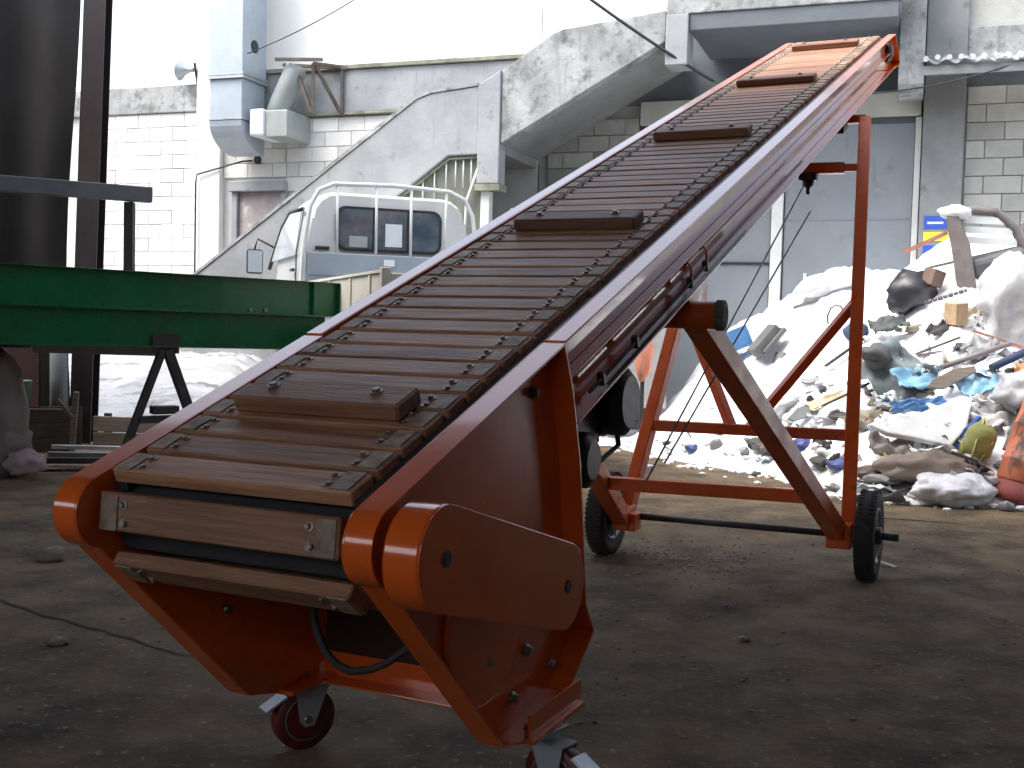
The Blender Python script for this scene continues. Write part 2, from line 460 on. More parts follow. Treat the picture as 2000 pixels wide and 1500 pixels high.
# ------------------------------------------------------------------ shed that the camera stands in; unseen edges and rear opening shaped for light
SW = 4.75                      # front line of the shed, metres out from the facade
shed = thing('open_shed', 'dark open-fronted shed roof and walls around the foreground', 'shed', Fc(0, SW, 0))
RF, RBK, RH = 7.3, 19.0, 5.3     # roof front and rear edges (metres out from the facade), roof height
mb = MB(); mb.boxr((-9, RF, RH), (7.4, RBK, RH + .15), Fc); obj('roof', mb, roof_m, shed)
mb = MB(); mb.boxr((-9.0, SW + .05, 5.66), (-2.2, SW + .25, 5.84), Fc); obj('header_beam', mb, post_m, shed)
mb = MB(); mb.boxr((-9.1, SW, 0), (-8.95, RBK, RH - .02), Fc); obj('wall', mb, shed_wall_m, shed)
mb = MB(); mb.boxr((6.9, 5.3, 0), (7.05, RBK, RH - .02), Fc); obj('wall', mb, side_wall_m, shed)
mb = MB(); mb.boxr((-8.94, RBK - .2, 0), (6.89, RBK, 2.5), Fc); obj('wall', mb, shed_wall_m, shed)  # unseen rear wall, height set to tune the fill light
mb = MB(); mb.boxr((-8.94, RBK - .2, 4.35), (6.89, RBK, RH - .02), Fc); obj('wall', mb, shed_wall_m, shed)  # unseen strip above the rear opening, added to limit fill light

# ------------------------------------------------------------------ factory building
fac = thing('factory_building', 'white painted factory with grey steel doors behind the snowy yard', 'building', D0)
mb = MB(); mb.boxr((-4.43, -.30, .0), (.28, .0, 6.3), Fc); obj('upper_wall', mb, wall_white, fac)
mb = MB(); mb.boxr((.281, -.30, .0), (9, .0, 6.3), Fc); obj('rear_wall', mb, slab_shade, fac)
mb = MB(); mb.boxr((-4.83, -.30, .3), (-4.432, .12, 6.4), Fc); obj('corner_pier', mb, wall_white, fac, bev=.01)
mb = MB(); mb.boxr((-4.43, .002, 4.13), (.9, .10, 4.69), Fc); obj('concrete_band', mb, conc_white, fac, bev=.008)
mb = MB(); mb.boxr((-4.43, .002, 4.692), (.9, .14, 4.75), Fc); obj('coping', mb, moss_m, fac, bev=.008)
mb = MB(); mb.boxr((-4.43, .002, 4.09), (.9, .115, 4.128), Fc); obj('coping', mb, moss_m, fac, bev=.005)
mb = MB(); mb.boxr((.30, .002, 4.76), (2.0, .02, 6.3), Fc); obj('upper_wall', mb, wall_white, fac)

BLK = MB().box((0, 0, 0), (.392, .03, .192)).mesh('concrete_block')
BLK_M = {}
def blocks(parent, e0, e1, z0, z1, w, material, skip=None, bw=.4, bh=.2):
    key = material.name
    if key not in BLK_M:
        me = BLK.copy(); me.materials.append(material); BLK_M[key] = me
        bm = bmesh.new(); bm.from_mesh(me)
        bmesh.ops.bevel(bm, geom=bm.edges[:], offset=.006, segments=1, affect='EDGES')
        bm.to_mesh(me); bm.free()
    rot = Euler((0, 0, math.atan2(EX.y, EX.x)))
    row = 0; z = z0
    while z + bh <= z1 + 1e-6:
        e = e0 - (bw / 2 if row % 2 else 0)
        while e < e1 - .02:
            a, b = max(e, e0), min(e + bw, e1)
            if b - a > .06 and not (skip and skip((a + b) / 2, z + bh / 2)):
                o = piece('concrete_block', BLK_M[key], parent, Fc((a + b) / 2, w + random.uniform(0, .004), z + bh / 2), rot, ((b - a - .008) / .392, 1, 1))
            e += bw
        z += bh; row += 1
# right-hand block wall, block wall under the stairs, cream tiles under the band
mb = MB(); mb.boxr((5.34, .002, .3), (8.5, .012, 4.1), Fc); obj('mortar', mb, mortar_m, fac)
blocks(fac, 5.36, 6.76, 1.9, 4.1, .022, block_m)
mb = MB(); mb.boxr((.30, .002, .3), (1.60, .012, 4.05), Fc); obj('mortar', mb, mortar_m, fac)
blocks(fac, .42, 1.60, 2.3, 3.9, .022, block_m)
mb = MB(); mb.boxr((-4.43, .002, .3), (.28, .012, 4.085), Fc); obj('mortar', mb, mortar_pale, fac)
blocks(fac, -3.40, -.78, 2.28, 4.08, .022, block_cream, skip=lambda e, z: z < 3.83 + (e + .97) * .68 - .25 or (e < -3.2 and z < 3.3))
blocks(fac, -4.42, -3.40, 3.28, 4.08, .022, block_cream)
# doors to the right
mb = MB(); mb.boxr((1.62, .002, 3.80), (4.88, .09, 4.08), Fc); obj('lintel', mb, lintel_m, fac, bev=.008)
mb = MB(); mb.boxr((1.66, .002, .3), (3.24, .035, 2.10), Fc); obj('door_leaf', mb, door_m, fac, bev=.004)
mb = MB(); mb.boxr((1.66, .002, 2.125), (3.24, .03, 3.795), Fc); obj('door_leaf', mb, door_m, fac, bev=.004)
d2 = obj('door_leaf', MB().boxr((3.40, .002, .3), (4.82, .03, 3.72), Fc), door_m, fac, bev=.004)
for z in (1.6, 2.62):
    obj('seam', MB().boxr((3.42, .031, z), (4.80, .036, z + .012), Fc), conc_grey, d2)
obj('door_frame', MB().boxr((3.25, .002, .3), (3.38, .08, 3.0), Fc), frame_white, fac, bev=.005)
obj('door_frame', MB().boxr((4.825, .002, .3), (4.89, .08, 3.78), Fc), frame_white, fac, bev=.005)
obj('bolt_bar', MB().boxr((2.55, .037, 2.105), (3.24, .06, 2.12), Fc), dark_steel, fac)
obj('drain_mark', MB().tube([Fc(3.66, .04, 1.6), Fc(3.66, .04, 2.0)], .02), frame_white, fac)
# column right of the door
mb = MB(); mb.boxr((4.90, .002, .3), (5.335, .22, 6.3), Fc); obj('column', mb, conc_grey, fac, bev=.012)
mb = MB(); mb.boxr((5.337, .002, 4.74), (9, .10, 6.3), Fc); obj('upper_wall', mb, block_m, fac)
mb = MB(); mb.boxr((5.337, .002, 4.36), (9, .14, 4.738), Fc); obj('concrete_band', mb, conc_dirty, fac, bev=.01)
# awning with a corrugated sheet
aw = MB(); n = 60; vs = []; fs = []
for k in range(n + 1):
    e = 4.86 + 2.3 * k / n
    zz = .026 * math.sin(k * PI / 2.5)
    vs += [Fc(e, .24, 4.40 + zz), Fc(e, 1.05, 4.17 + zz), Fc(e, .24, 4.385 + zz), Fc(e, 1.05, 4.155 + zz)]
for k in range(n):
    a = 4 * k; b = a + 4
    fs += [(a, b, b + 1, a + 1), (a + 2, a + 3, b + 3, b + 2), (a + 1, b + 1, b + 3, a + 3), (a, a + 2, b + 2, b)]
aw.add(vs, fs, True)
awo = obj('awning', aw, awn_m, fac)
obj('awning_beam', MB().beam(Fc(4.84, .98, 4.09), Fc(7.16, .98, 4.09), .05, .09), conc_grey, awo)
sn = MB(); 
for k in range(21):
    e = 4.90 + .115 * k
    sn.tube([Fc(e, 1.075, 4.19 + random.uniform(-.01, .02)), Fc(e, .8, 4.27)], [.03, .02], 6)
so = obj('snow_edge', sn, clump_m, awo)
# red steel post on the landing
obj('red_post', MB().boxr((2.14, .3, 5.05), (2.42, .5, 6.2), Fc), red_steel, fac)
# small old door at the foot of the stairs
dd = obj('door', MB().boxr((-4.15, .013, .42), (-3.47, .04, 3.08), Fc), door_old, fac, bev=.004)
obj('frame', MB().boxr((-4.27, .013, 3.085), (-3.37, .15, 3.22), Fc).boxr((-4.25, .013, .42), (-4.16, .09, 3.083), Fc).boxr((-3.46, .013, .42), (-3.37, .09, 3.083), Fc), conc_white, dd, bev=.006)
# conduit running down the pier
obj('conduit', MB().tube([Fc(-3.95, .03, 3.52), Fc(-4.05, .13, 3.5), Fc(-4.78, .16, 3.33), Fc(-4.80, .16, 3.2), Fc(-4.80, .16, .4)], .013, 6), cable_m, fac)
obj('vent_hole', MB().cyl(Fc(-3.86, .0, 3.53), Fc(-3.86, .05, 3.53), .06), cable_m, fac)

# low block wall to the left with a mossy coping
lw = thing('low_block_wall', 'low white block wall with mossy coping at far left of the yard', 'wall', Fc(-6.6, 0, .3))
obj('mortar', MB().boxr((-9.2, -.2, .0), (-4.835, .0, 4.24), Fc), mortar_pale, lw)
obj('coping', MB().boxr((-9.2, -.24, 4.242), (-4.835, .06, 4.63), Fc), conc_dirty, lw, bev=.012)
blocks(lw, -6.9, -4.84, 1.44, 4.24, .012, block_cream)

# ------------------------------------------------------------------ concrete staircase
st = thing('concrete_staircase', 'stained white concrete outdoor staircase rising to the right along the factory', 'staircase', Fc(-.4, 1.3, .3))
W0, W1 = 1.24, 1.40
def SF(w, e, z): return Fc(e, w, z)
flight1 = [(-4.6, 1.36), (-.80, 3.96), (-.62, 4.02), (-.005, 4.08), (-.005, 3.29), (-.38, 3.285), (-.97, 2.865), (-2.6, 1.75), (-2.6, .2), (-4.6, .2)]
obj('parapet', MB().prism(flight1, SF, W0, W1), conc_white, st, bev=.012)
pier = [(0.0, 4.085), (.275, 4.25), (.275, 2.94), (0.0, 2.94)]
obj('landing_pier', MB().prism(pier, SF, W0 - .04, W1 + .03), conc_white, st, bev=.012)
obj('pier_foot', MB().prism([(-.02, 2.935), (.295, 2.935), (.295, 2.86), (-.02, 2.86)], SF, W0 - .04, W1 + .045), moss_m, st)
flight2 = [(.28, 4.24), (.86, 4.62), (1.0, 4.67), (2.19, 4.80), (2.19, 4.46), (.28, 3.40)]
obj('parapet', MB().prism(flight2, SF, W0, W1), conc_dirty, st, bev=.012)
obj('coping', MB().prism([(-4.6, 1.365), (-.80, 3.965), (-.62, 4.025), (-.02, 4.085), (-.02, 4.12), (-.64, 4.06), (-.83, 4.0), (-4.6, 1.40)], SF, W0 - .012, W1 + .012), conc_dirty, st)
# soffits and treads
obj('stair_slab', MB().prism([(-4.6, .42), (-.97, 2.95), (-.38, 3.31), (.27, 3.31), (.27, 3.45), (-.5, 3.45), (-4.6, .6)], SF, .03, W0 - .003), conc_grey, st)
obj('stair_slab', MB().prism([(.28, 3.41), (2.19, 4.48), (2.19, 4.62), (.28, 3.56)], SF, .03, W0 - .003), conc_grey, st)
for k in range(9):
    obj('tread', MB().boxr((.34 + k * .205, .04, 3.58 + k * .113), (.34 + k * .205 + .20, W0 - .005, 3.70 + k * .113), Fc), conc_grey, st)
obj('landing_slab', MB().boxr((2.45, .03, 4.56), (4.62, 1.40, 4.74), Fc), slab_shade, st, bev=.01)
obj('landing_parapet', MB().boxr((2.20, 1.26, 4.742), (4.75, 1.42, 5.75), Fc), conc_dirty, st, bev=.01)
obj('landing_beam', MB().boxr((2.20, 1.10, 4.19), (2.447, 1.44, 4.74), Fc), conc_white, st, bev=.01)
obj('side_wall', MB().boxr((4.63, .03, 3.95), (4.89, 1.0, 5.7), Fc), conc_dirty, st, bev=.01)
obj('under_panel', MB().boxr((.36, 1.25, .4), (2.3, 1.29, 2.58), Fc), conc_grey, st)
obj('white_post', MB().boxr((.04, 1.26, .4), (.15, 1.38, 2.858), Fc), frame_white, st, bev=.006)
obj('switch_box', MB().boxr((.40, 1.292, 2.56), (.49, 1.34, 2.66), Fc), frame_white, st, bev=.005)
# sheet-metal enclosure under the first flight with light rails
sh = MB(); vs = []; fs = []; n = 40
for k in range(n + 1):
    e = -3.2 + 3.22 * k / n
    top = interp(e, [(-4.6, .42), (-.97, 2.86), (-.38, 3.28), (.1, 3.28)]) - .02
    ww = 1.30 + .012 * (k % 2)
    vs += [Fc(e, ww, .35), Fc(e, ww, top), Fc(e, ww - .012, .35), Fc(e, ww - .012, top)]
for k in range(n):
    a = 4 * k; b = a + 4
    fs += [(a, b, b + 1, a + 1), (a + 2, a + 3, b + 3, b + 2), (a + 1, b + 1, b + 3, a + 3)]
sh.add(vs, fs)
sho = obj('sheet_panel', sh, olive_sheet, st)
for e in (-1.02, -.87, -.72, -.57, -.42, -.30, -.20, -.10):
    top = interp(e, [(-4.6, .42), (-.97, 2.86), (-.38, 3.28), (.1, 3.28)]) - .03
    obj('rail_bar', MB().tube([Fc(e, 1.345, top - .34), Fc(e, 1.345, top)], .009, 6), frame_white, sho)
obj('rail_bar', MB().tube([Fc(-1.3, 1.36, 2.60), Fc(-.97, 1.36, 2.83), Fc(-.38, 1.36, 3.25), Fc(.02, 1.36, 3.26)], .014, 6), moss_m, sho)
obj('rail_bar', MB().tube([Fc(.03, 1.37, 3.22), Fc(-.14, 1.37, 2.75), Fc(-.2, 1.37, 1.2)], .018, 6), frame_white, sho)

# ------------------------------------------------------------------ ducts on the wall
du = thing('exhaust_duct', 'tall grey-blue square exhaust duct with curved foot on the white wall', 'duct', Fc(-3.9, .4, 3.5))
E0, E1, WA, WB = -4.17, -3.64, .20, .78
obj('shaft', MB().boxr((E0, WA, 4.58), (E1, WB, 7), Fc), duct_m, du, bev=.01)
obj('lower_box', MB().boxr((E0 + .012, WA + .012, 3.97), (E1 - .012, WB - .012, 4.50), Fc), duct_m, du, bev=.01)
obj('flange', MB().boxr((E0 - .025, WA - .02, 4.50), (E1 + .025, WB + .025, 4.535), Fc), galv, du)
obj('flange', MB().boxr((E0 - .025, WA - .02, 4.542), (E1 + .025, WB + .025, 4.578), Fc), galv, du)
obj('flange', MB().boxr((E0 - .008, WA - .01, 3.955), (E1 + .008, WB + .008, 3.972), Fc), galv, du)
poly = [(WA, 3.95)] + [(WA + (WB - WA) * math.cos(a * PI / 2 / 8), 3.95 - .40 * math.sin(a * PI / 2 / 8)) for a in range(9)]
obj('foot_elbow', MB().prism(poly, lambda d, x, y: Fc(d, x, y), E0 + .012, E1 - .012), duct_m, du, bev=.008)
obj('inspection_hole', MB().cyl(Fc(E1 - .01, .50, 4.97), Fc(E1 + .012, .50, 4.97), .085), cable_m, du)
d2 = thing('vent_pipe', 'slanting grey vent pipe ending in a white box beside the tall duct', 'vent pipe', Fc(-3.2, .3, 3.7))
obj('pipe', MB().tube([Fc(-3.38, .36, 4.02), Fc(-3.30, .36, 4.22), Fc(-3.10, .36, 4.62), Fc(-3.06, .36, 4.72)], [.155, .155, .15, .135], 18), pipe_green, d2)
obj('box', MB().boxr((-3.36, .05, 3.72), (-3.02, .66, 4.08), Fc), pipe_green, d2, bev=.015)
obj('box_cap', MB().boxr((-3.58, .10, 3.74), (-3.362, .70, 4.10), Fc), duct_pale, d2, bev=.03)
br = thing('steel_bracket', 'rusty angle-iron bracket frame on the band above the white box', 'bracket', Fc(-2.7, .3, 4.1))
for a, b in (((-3.28, .36, 4.74), (-2.42, .12, 4.70)), ((-3.28, .55, 4.77), (-2.60, .5, 4.74)), ((-2.50, .13, 4.72), (-2.50, .13, 4.10)), ((-2.78, .42, 4.72), (-2.78, .42, 4.05)),
             ((-3.05, .42, 4.70), (-2.80, .42, 4.08)), ((-2.76, .40, 4.70), (-2.52, .14, 4.12)), ((-2.78, .42, 4.72), (-2.50, .13, 4.72))):
    obj('angle_bar', MB().beam(Fc(*a), Fc(*b), .04, .04), rust_m, br)
hs_ = thing('horn_speaker', 'small grey horn loudspeaker on the corner pier of the factory', 'loudspeaker', Fc(-4.95, .15, 4.78))
obj('horn', MB().lathe([(.03, 0), (.04, .06), (.08, .14), (.15, .20), (.155, .215)], Fc(-4.86, .16, 4.80), EX * -1 + EW * .15 + Z3 * .05, 20), galv, hs_)
obj('bracket', MB().beam(Fc(-4.84, .08, 4.6), Fc(-4.84, .16, 4.9), .03), dark_steel, hs_)

# overhead cables
def cable(name, pts, r, label, group=None, m=cable_m, sag=0.0, n=24):
    p0, p1 = Vector(pts[0]), Vector(pts[-1])
    q = [p0.lerp(p1, i / n) - Z3 * sag * 4 * (i / n) * (1 - i / n) for i in range(n + 1)]
    o = obj(name, MB().tube(q, r, 6), m, None, loc=(p0 + p1) / 2)
    return tag(o, label, 'cable', group)
cable('overhead_cable', [Fc(-3.62, .7, 4.83), Fc(-1.0, .9, 5.85)], .007, 'thin black wire rising from the square duct across the white wall', sag=.10)
cable('overhead_cable', [Fc(.55, 2.0, 5.55), Fc(2.72, 1.3, 4.02)], .017, 'thick black cable slanting down in front of the upper stairs', sag=.06)
cable('overhead_cable', [Fc(2.72, 1.3, 4.02), Fc(6.2, .95, 4.28)], .008, 'thin drooping wire running to the corrugated awning', sag=.30)

# wall notices beside the door
s1 = tag(obj('wall_sign', MB().boxr((4.955, .222, 2.50), (5.20, .232, 2.64), Fc), sign_blue, None, loc=Fc(5.08, .22, 2.57)), 'small blue sign above the yellow one beside the steel door', 'sign')
obj('print', MB().boxr((4.99, .2322, 2.55), (5.16, .2345, 2.575), Fc), frame_white, s1)
tag(obj('wall_sign', MB().boxr((4.955, .222, 2.36), (5.26, .232, 2.46), Fc), sign_yel, None, loc=Fc(5.1, .22, 2.41)), 'yellow sign on the column behind the snowy rubbish heap', 'sign')
tag(obj('wall_sign', MB().boxr((4.955, .222, 2.22), (5.16, .232, 2.31), Fc), sign_blue, None, loc=Fc(5.06, .22, 2.27)), 'small blue sign below the yellow one, half hidden by snow', 'sign')

# ------------------------------------------------------------------ pickup truck
TH = R(21)
TR = Vector((math.cos(TH), math.sin(TH), 0)); TF = Vector((-math.sin(TH), math.cos(TH), 0))
T0 = Vector((-2.28, 12.0, .42))
def TC(r, f, z): return T0 + TR * r + TF * f + Z3 * z          # r across from left rear cab corner, f forward, z above yard
tk = thing('pickup_truck', 'white cab-over pickup truck seen from behind with grey headboard, parked by the stairs', 'truck', TC(.95, -1, 0))
W_ = 1.93
def cab_section(inset, ztop, zbot, f, lean=0):
    pts = []
    x0, x1 = inset, W_ - inset
    rr = .26
    prof = [(x0 - .02, zbot), (x0 - .03, 1.15), (x0 + .0, 1.62), (x0 + .07, ztop - rr)]
    for k in range(5):
        a = PI - k * PI / 2 / 4
        prof.append((x0 + .09 + rr + rr * math.cos(a) - .0, ztop - rr + rr * math.sin(a)))
    prof += [(W_ - x, z) for x, z in reversed(prof)]
    return [TC(x, f + lean * (z - zbot), z) for x, z in prof]
secs = [cab_section(.03, 2.24, .62, .02), cab_section(0, 2.27, .6, .10), cab_section(0, 2.29, .6, .95), cab_section(0, 2.26, .6, 1.75, -.14), cab_section(.06, 2.18, .6, 2.42, -.46)]
mb = MB(); n = len(secs[0]); vs = [p for s in secs for p in s]; fs = []
for i in range(len(secs) - 1):
    for k in range(n):
        fs.append((i * n + k, i * n + (k + 1) % n, (i + 1) * n + (k + 1) % n, (i + 1) * n + k))
fs += [tuple(range(n))[::-1], tuple(range((len(secs) - 1) * n, len(secs) * n))]
mb.add(vs, fs, False)
cab = obj('cab', mb, truck_white, tk, bev=.02)
# rear window: frame + three panes
def rrect(x0, x1, z0, z1, r, n=4, skip=()):
    pts = []
    for ci, (cx, cz, a0) in enumerate(((x1 - r, z1 - r, 0), (x0 + r, z1 - r, 90), (x0 + r, z0 + r, 180), (x1 - r, z0 + r, 270))):
        if ci in skip:
            pts.append(((x1, z1), (x0, z1), (x0, z0), (x1, z0))[ci]); continue
        for k in range(n + 1):
            a = R(a0 + 90 * k / n); pts.append((cx + r * math.cos(a), cz + r * math.sin(a)))
    return pts
def TP(d, x, y): return TC(x, d, y)
rw = obj('rear_window', MB().prism(rrect(.35, 1.55, 1.635, 2.12, .11), TP, -.004, .03), black_plastic, tk)
for (a, b, sk) in ((.385, .755, (0, 3)), (.80, 1.14, (0, 1, 2, 3)), (1.185, 1.515, (1, 2))):
    obj('pane', MB().prism(rrect(a, b, 1.665, 2.09, .085, skip=sk), TP, -.012, -.005), glass_m, rw)
obj('sticker', MB().boxr((.90, -.0155, 1.70), (1.09, -.0125, 1.95), lambda x, y, z: TC(x, y, z)), sticker_m, rw)
obj('sticker', MB().boxr((.50, -.0155, 1.68), (.70, -.0125, 1.80), lambda x, y, z: TC(x, y, z)), pipe_green, rw)
# side window and door line on the visible left flank
sw = [(.26, 1.58), (.36, 2.06), (1.10, 2.10), (1.52, 1.95), (1.96, 1.58)]
obj('side_window', MB().prism(sw, lambda d, x, y: TC(d + max(0, (y - 1.62)) * .17, x, y), -.040, .0), glass_pale, tk)
obj('window_seal', MB().tube([TC(-.045, 2.02, 1.50), TC(.035, 1.58, 1.98), TC(.055, 1.12, 2.13), TC(.05, .34, 2.09)], .025, 6), black_plastic, tk)
obj('door_seam', MB().tube([TC(-.036, .20, .7), TC(-.036, .20, 1.6), TC(.055, .26, 2.1)], .008, 5), black_plastic, tk)
obj('door_handle', MB().beam(TC(-.05, .28, 1.42), TC(-.05, .45, 1.42), .03), black_plastic, tk)
m_ = obj('mirror', MB().boxr((-.36, 1.75, 1.42), (-.16, 1.82, 1.72), lambda x, y, z: TC(x, y, z)), black_plastic, tk, bev=.03)
obj('mirror_arm', MB().tube([TC(-.26, 1.80, 1.72), TC(-.22, 1.84, 1.85), TC(.0, 1.82, 1.74)], .014, 6), black_plastic, m_)
obj('mirror_glass', MB().boxr((-.345, 1.742, 1.44), (-.175, 1.749, 1.70), lambda x, y, z: TC(x, y, z)), glass_pale, m_)
# headboard and guard frame
hb = obj('headboard', MB().boxr((.02, -.12, 1.0), (1.92, -.07, 1.60), lambda x, y, z: TC(x, y, z)), truck_grey, tk, bev=.01)
for z in (1.20, 1.36):
    obj('rib', MB().boxr((.03, -.128, z), (1.91, -.121, z + .02), lambda x, y, z: TC(x, y, z)), truck_grey, hb)
obj('emblem', MB().boxr((.86, -.132, 1.48), (.98, -.1285, 1.55), lambda x, y, z: TC(x, y, z)), sticker_m, hb)
gf = MB().tube([TC(-.02, -.10, 1.0), TC(-.0, -.10, 1.7), TC(.05, -.10, 2.08), TC(.14, -.10, 2.26), TC(.30, -.10, 2.335), TC(.95, -.10, 2.36), TC(1.60, -.10, 2.335), TC(1.78, -.10, 2.26), TC(1.88, -.10, 2.08), TC(1.93, -.10, 1.7), TC(1.95, -.10, 1.0)], .026, 8)
gfo = obj('guard_frame', gf, truck_white, tk)
for x in (.345, .775, 1.165, 1.565):
    obj('guard_bar', MB().tube([TC(x, -.10, 1.60), TC(x, -.10, 2.34)], .017, 6), truck_white, gfo)
obj('roof_stud', MB().boxr((.13, -.03, 1.63), (.28, .0, 1.67), lambda x, y, z: TC(x, y, z)), black_plastic, tk)
# load bed
obj('bed_floor', MB().boxr((.0, -3.55, .82), (1.94, -.13, .92), lambda x, y, z: TC(x, y, z)), truck_grey, tk)
sg = obj('side_gate', MB().boxr((-.03, -3.55, .93), (.01, -.14, 1.245), lambda x, y, z: TC(x, y, z)), truck_cream, tk, bev=.008)
obj('gate_post', MB().boxr((-.045, -3.62, .80), (.03, -3.555, 1.285), lambda x, y, z: TC(x, y, z)), truck_cream, sg, bev=.006)
for f in (-.7, -1.6, -2.5, -3.2):
    obj('gate_rib', MB().boxr((-.045, f - .03, .94), (-.031, f + .03, 1.235), lambda x, y, z: TC(x, y, z)), truck_cream, sg)
obj('gate_rail', MB().boxr((-.045, -3.55, 1.246), (.02, -.14, 1.27), lambda x, y, z: TC(x, y, z)), truck_cream, sg)
obj('side_gate', MB().boxr((1.93, -3.55, .93), (1.97, -.14, 1.245), lambda x, y, z: TC(x, y, z)), truck_cream, tk, bev=.008)
obj('tailgate', MB().boxr((.035, -3.60, .93), (1.92, -3.56, 1.245), lambda x, y, z: TC(x, y, z)), truck_cream, tk, bev=.008)
obj('chassis', MB().boxr((.5, -3.4, .5), (1.44, 1.4, .79), lambda x, y, z: TC(x, y, z)), dark_steel, tk)
for (x, f) in ((.06, 1.1), (1.88, 1.1), (.08, -2.3), (1.86, -2.3)):
    wl = obj('wheel', MB().lathe([(.20, -.1), (.34, -.1), (.37, -.06), (.37, .06), (.34, .1), (.20, .1)], TC(x, f, .36), TR, 22), black_rubber, tk)
    obj('rim', MB().lathe([(.06, -.075), (.195, -.085), (.195, .085), (.06, .075)], TC(x, f, .36), TR, 18), rim_grey, wl)

# ------------------------------------------------------------------ rubbish heap on the snow
def blob(c, size, seed, rough=.25, sub=3, m=None):
    """a crumpled lump: a displaced icosphere"""
    bm = bmesh.new(); bmesh.ops.create_icosphere(bm, subdivisions=sub, radius=1)
    m = m or Matrix.Identity(3)
    mb = MB(); vs = []
    for v in bm.verts:
        p = v.co.copy()
        d = 1 + rough * mnoise.fractal(p * 1.6 + Vector((seed, 0, 0)), 1.0, 2.0, 4) + rough * .45 * abs(mnoise.noise(p * 4.5 + Vector((0, seed, 0))))
        p *= d
        vs.append(Vector(c) + m @ Vector((p.x * size[0], p.y * size[1], p.z * size[2])))
    fs = [tuple(v.index for v in f.verts) for f in bm.faces]
    bm.free()
    mb.add(vs, fs, rough < .46)
    return mb
def rotm(x=0, y=0, z=0): return Euler((R(x), R(y), R(z))).to_matrix()
def cloth(c, w, h, m, seed, amp=.05, n=12, thick=.008):
    mb = MB(); vs = []; fs = []
    for side in (0, 1):
        for j in range(n + 1):
            for i in range(n + 1):
                a, b = i / n - .5, j / n - .5
                q = Vector((a * 3.5, b * 3.5, seed))
                ex = 1 + .12 * mnoise.noise(Vector((b * 4, seed, 1))); ey = 1 + .12 * mnoise.noise(Vector((a * 4, seed, 2)))
                z = amp * (mnoise.fractal(q, .9, 2, 4) + .5 * abs(mnoise.noise(q * 2.7)))
                vs.append(Vector(c) + m @ Vector((a * w * ex, b * h * ey, z - side * thick)))
    N = (n + 1) * (n + 1)
    for j in range(n):
        for i in range(n):
            a = j * (n + 1) + i
            fs += [(a, a + 1, a + n + 2, a + n + 1), (N + a, N + a + n + 1, N + a + n + 2, N + a + 1)]
    for i in range(n):
        for q in ((i, i + 1), (n * (n + 1) + i, n * (n + 1) + i + 1), (i * (n + 1), (i + 1) * (n + 1)), (i * (n + 1) + n, (i + 1) * (n + 1) + n)):
            fs.append((q[0], q[1], N + q[1], N + q[0]))
    mb.add(vs, fs, True)
    return mb
PG = 'rubbish lying on the snowy heap'
def junk(name, mb, m, loc, label, cat, bev=0):
    return tag(obj(name, mb, m, None, bev=bev, loc=loc), label, cat)
V = Vector
# overturned armchair at the crest
ch = thing('broken_armchair', 'overturned brown armchair with white slatted back on top of the heap', 'armchair', V((4.60, 11.0, 1.95)))
brown_wood = simple('grey_brown_wood', (0.17, 0.145, 0.14))
arm = [(-.05, -.32), (.06, -.30), (.14, -.02), (.10, .32), (-.02, .36), (-.10, .34), (-.02, .02)]
def AR(d, x, y): return V((4.38, 10.85, 2.08)) + V((.93, -.33, 0)) * x + V((.30, .95, 0)) * d + Z3 * y
obj('side_panel', MB().prism([(-.21, .36), (-.10, .38), (.02, .10), (.10, -.34), (.02, -.36), (-.08, -.30), (-.14, .05)], AR, -.06, .06), brown_wood, ch, bev=.01)
pts = [V((4.24, 10.95, 2.42)), V((4.45, 10.98, 2.53)), V((4.70, 11.0, 2.52)), V((4.90, 11.0, 2.36)), V((5.02, 11.0, 2.10)), V((5.06, 11.0, 1.9))]
obj('back_frame', MB().tube(pts, .045, 8), brown_wood, ch)
for k in range(3):
    a = V((4.40, 10.98, 2.44 - k * .10)); b = V((4.82 + k * .05, 11.0, 2.43 - k * .10))
    obj('back_slat', MB().beam(a, b, .03, .065), frame_white, ch)
obj('seat', MB().box((4.72, 10.95, 2.02), (.52, .45, .20), rotm(10, -14, -20)), simple('dark_seat_cloth', (0.10, 0.10, 0.105)), ch, bev=.05)
obj('back_post', MB().beam(V((5.12, 10.95, 2.0)), V((5.0, 11.05, 2.42)), .06, .05), brown_wood, ch)
junk('snow_clump', blob((4.28, 10.95, 2.50), (.16, .14, .07), 3), clump_m, (4.28, 10.95, 2.5), 'snow cap lying on the corner of the overturned armchair', 'snow')
red_stick = simple('reddish_wood', (0.34, 0.13, 0.09))
junk('wooden_stick', MB().beam((3.93, 11.3, 2.13), (4.25, 11.05, 2.31), .05, .03), red_stick, (4.1, 11.2, 2.2), 'reddish wooden stick poking left from the armchair over the yellow sign', 'stick')
junk('plank', MB().beam((4.08, 11.05, 1.96), (4.42, 11.0, 2.05), .07, .025), brown_wood, (4.25, 11.0, 2.0), 'short dark plank on snow left of the armchair', 'plank')
junk('black_bag', blob((3.92, 11.05, 1.72), (.24, .16, .20), 11, .38, m=rotm(0, -38, 0)), black_plastic, (3.92, 11.05, 1.7), 'black plastic bag lying under the crest of the heap', 'bag')
junk('brown_box', MB().box((4.10, 10.95, 1.86), (.16, .14, .16), rotm(10, 12, 30)), simple('brown_card', (0.16, 0.10, 0.075)), (4.1, 10.95, 1.86), 'small brown box beside the black plastic bag', 'box', .008)
rod = MB()
for k in range(9):
    t = k / 8
    rod.cyl(V((3.90, 10.6, 1.60)).lerp(V((4.27, 10.55, 1.73)), max(0, t - .055)), V((3.90, 10.6, 1.60)).lerp(V((4.27, 10.55, 1.73)), min(1, t + .04)), .022 if k % 2 else .017, 8)
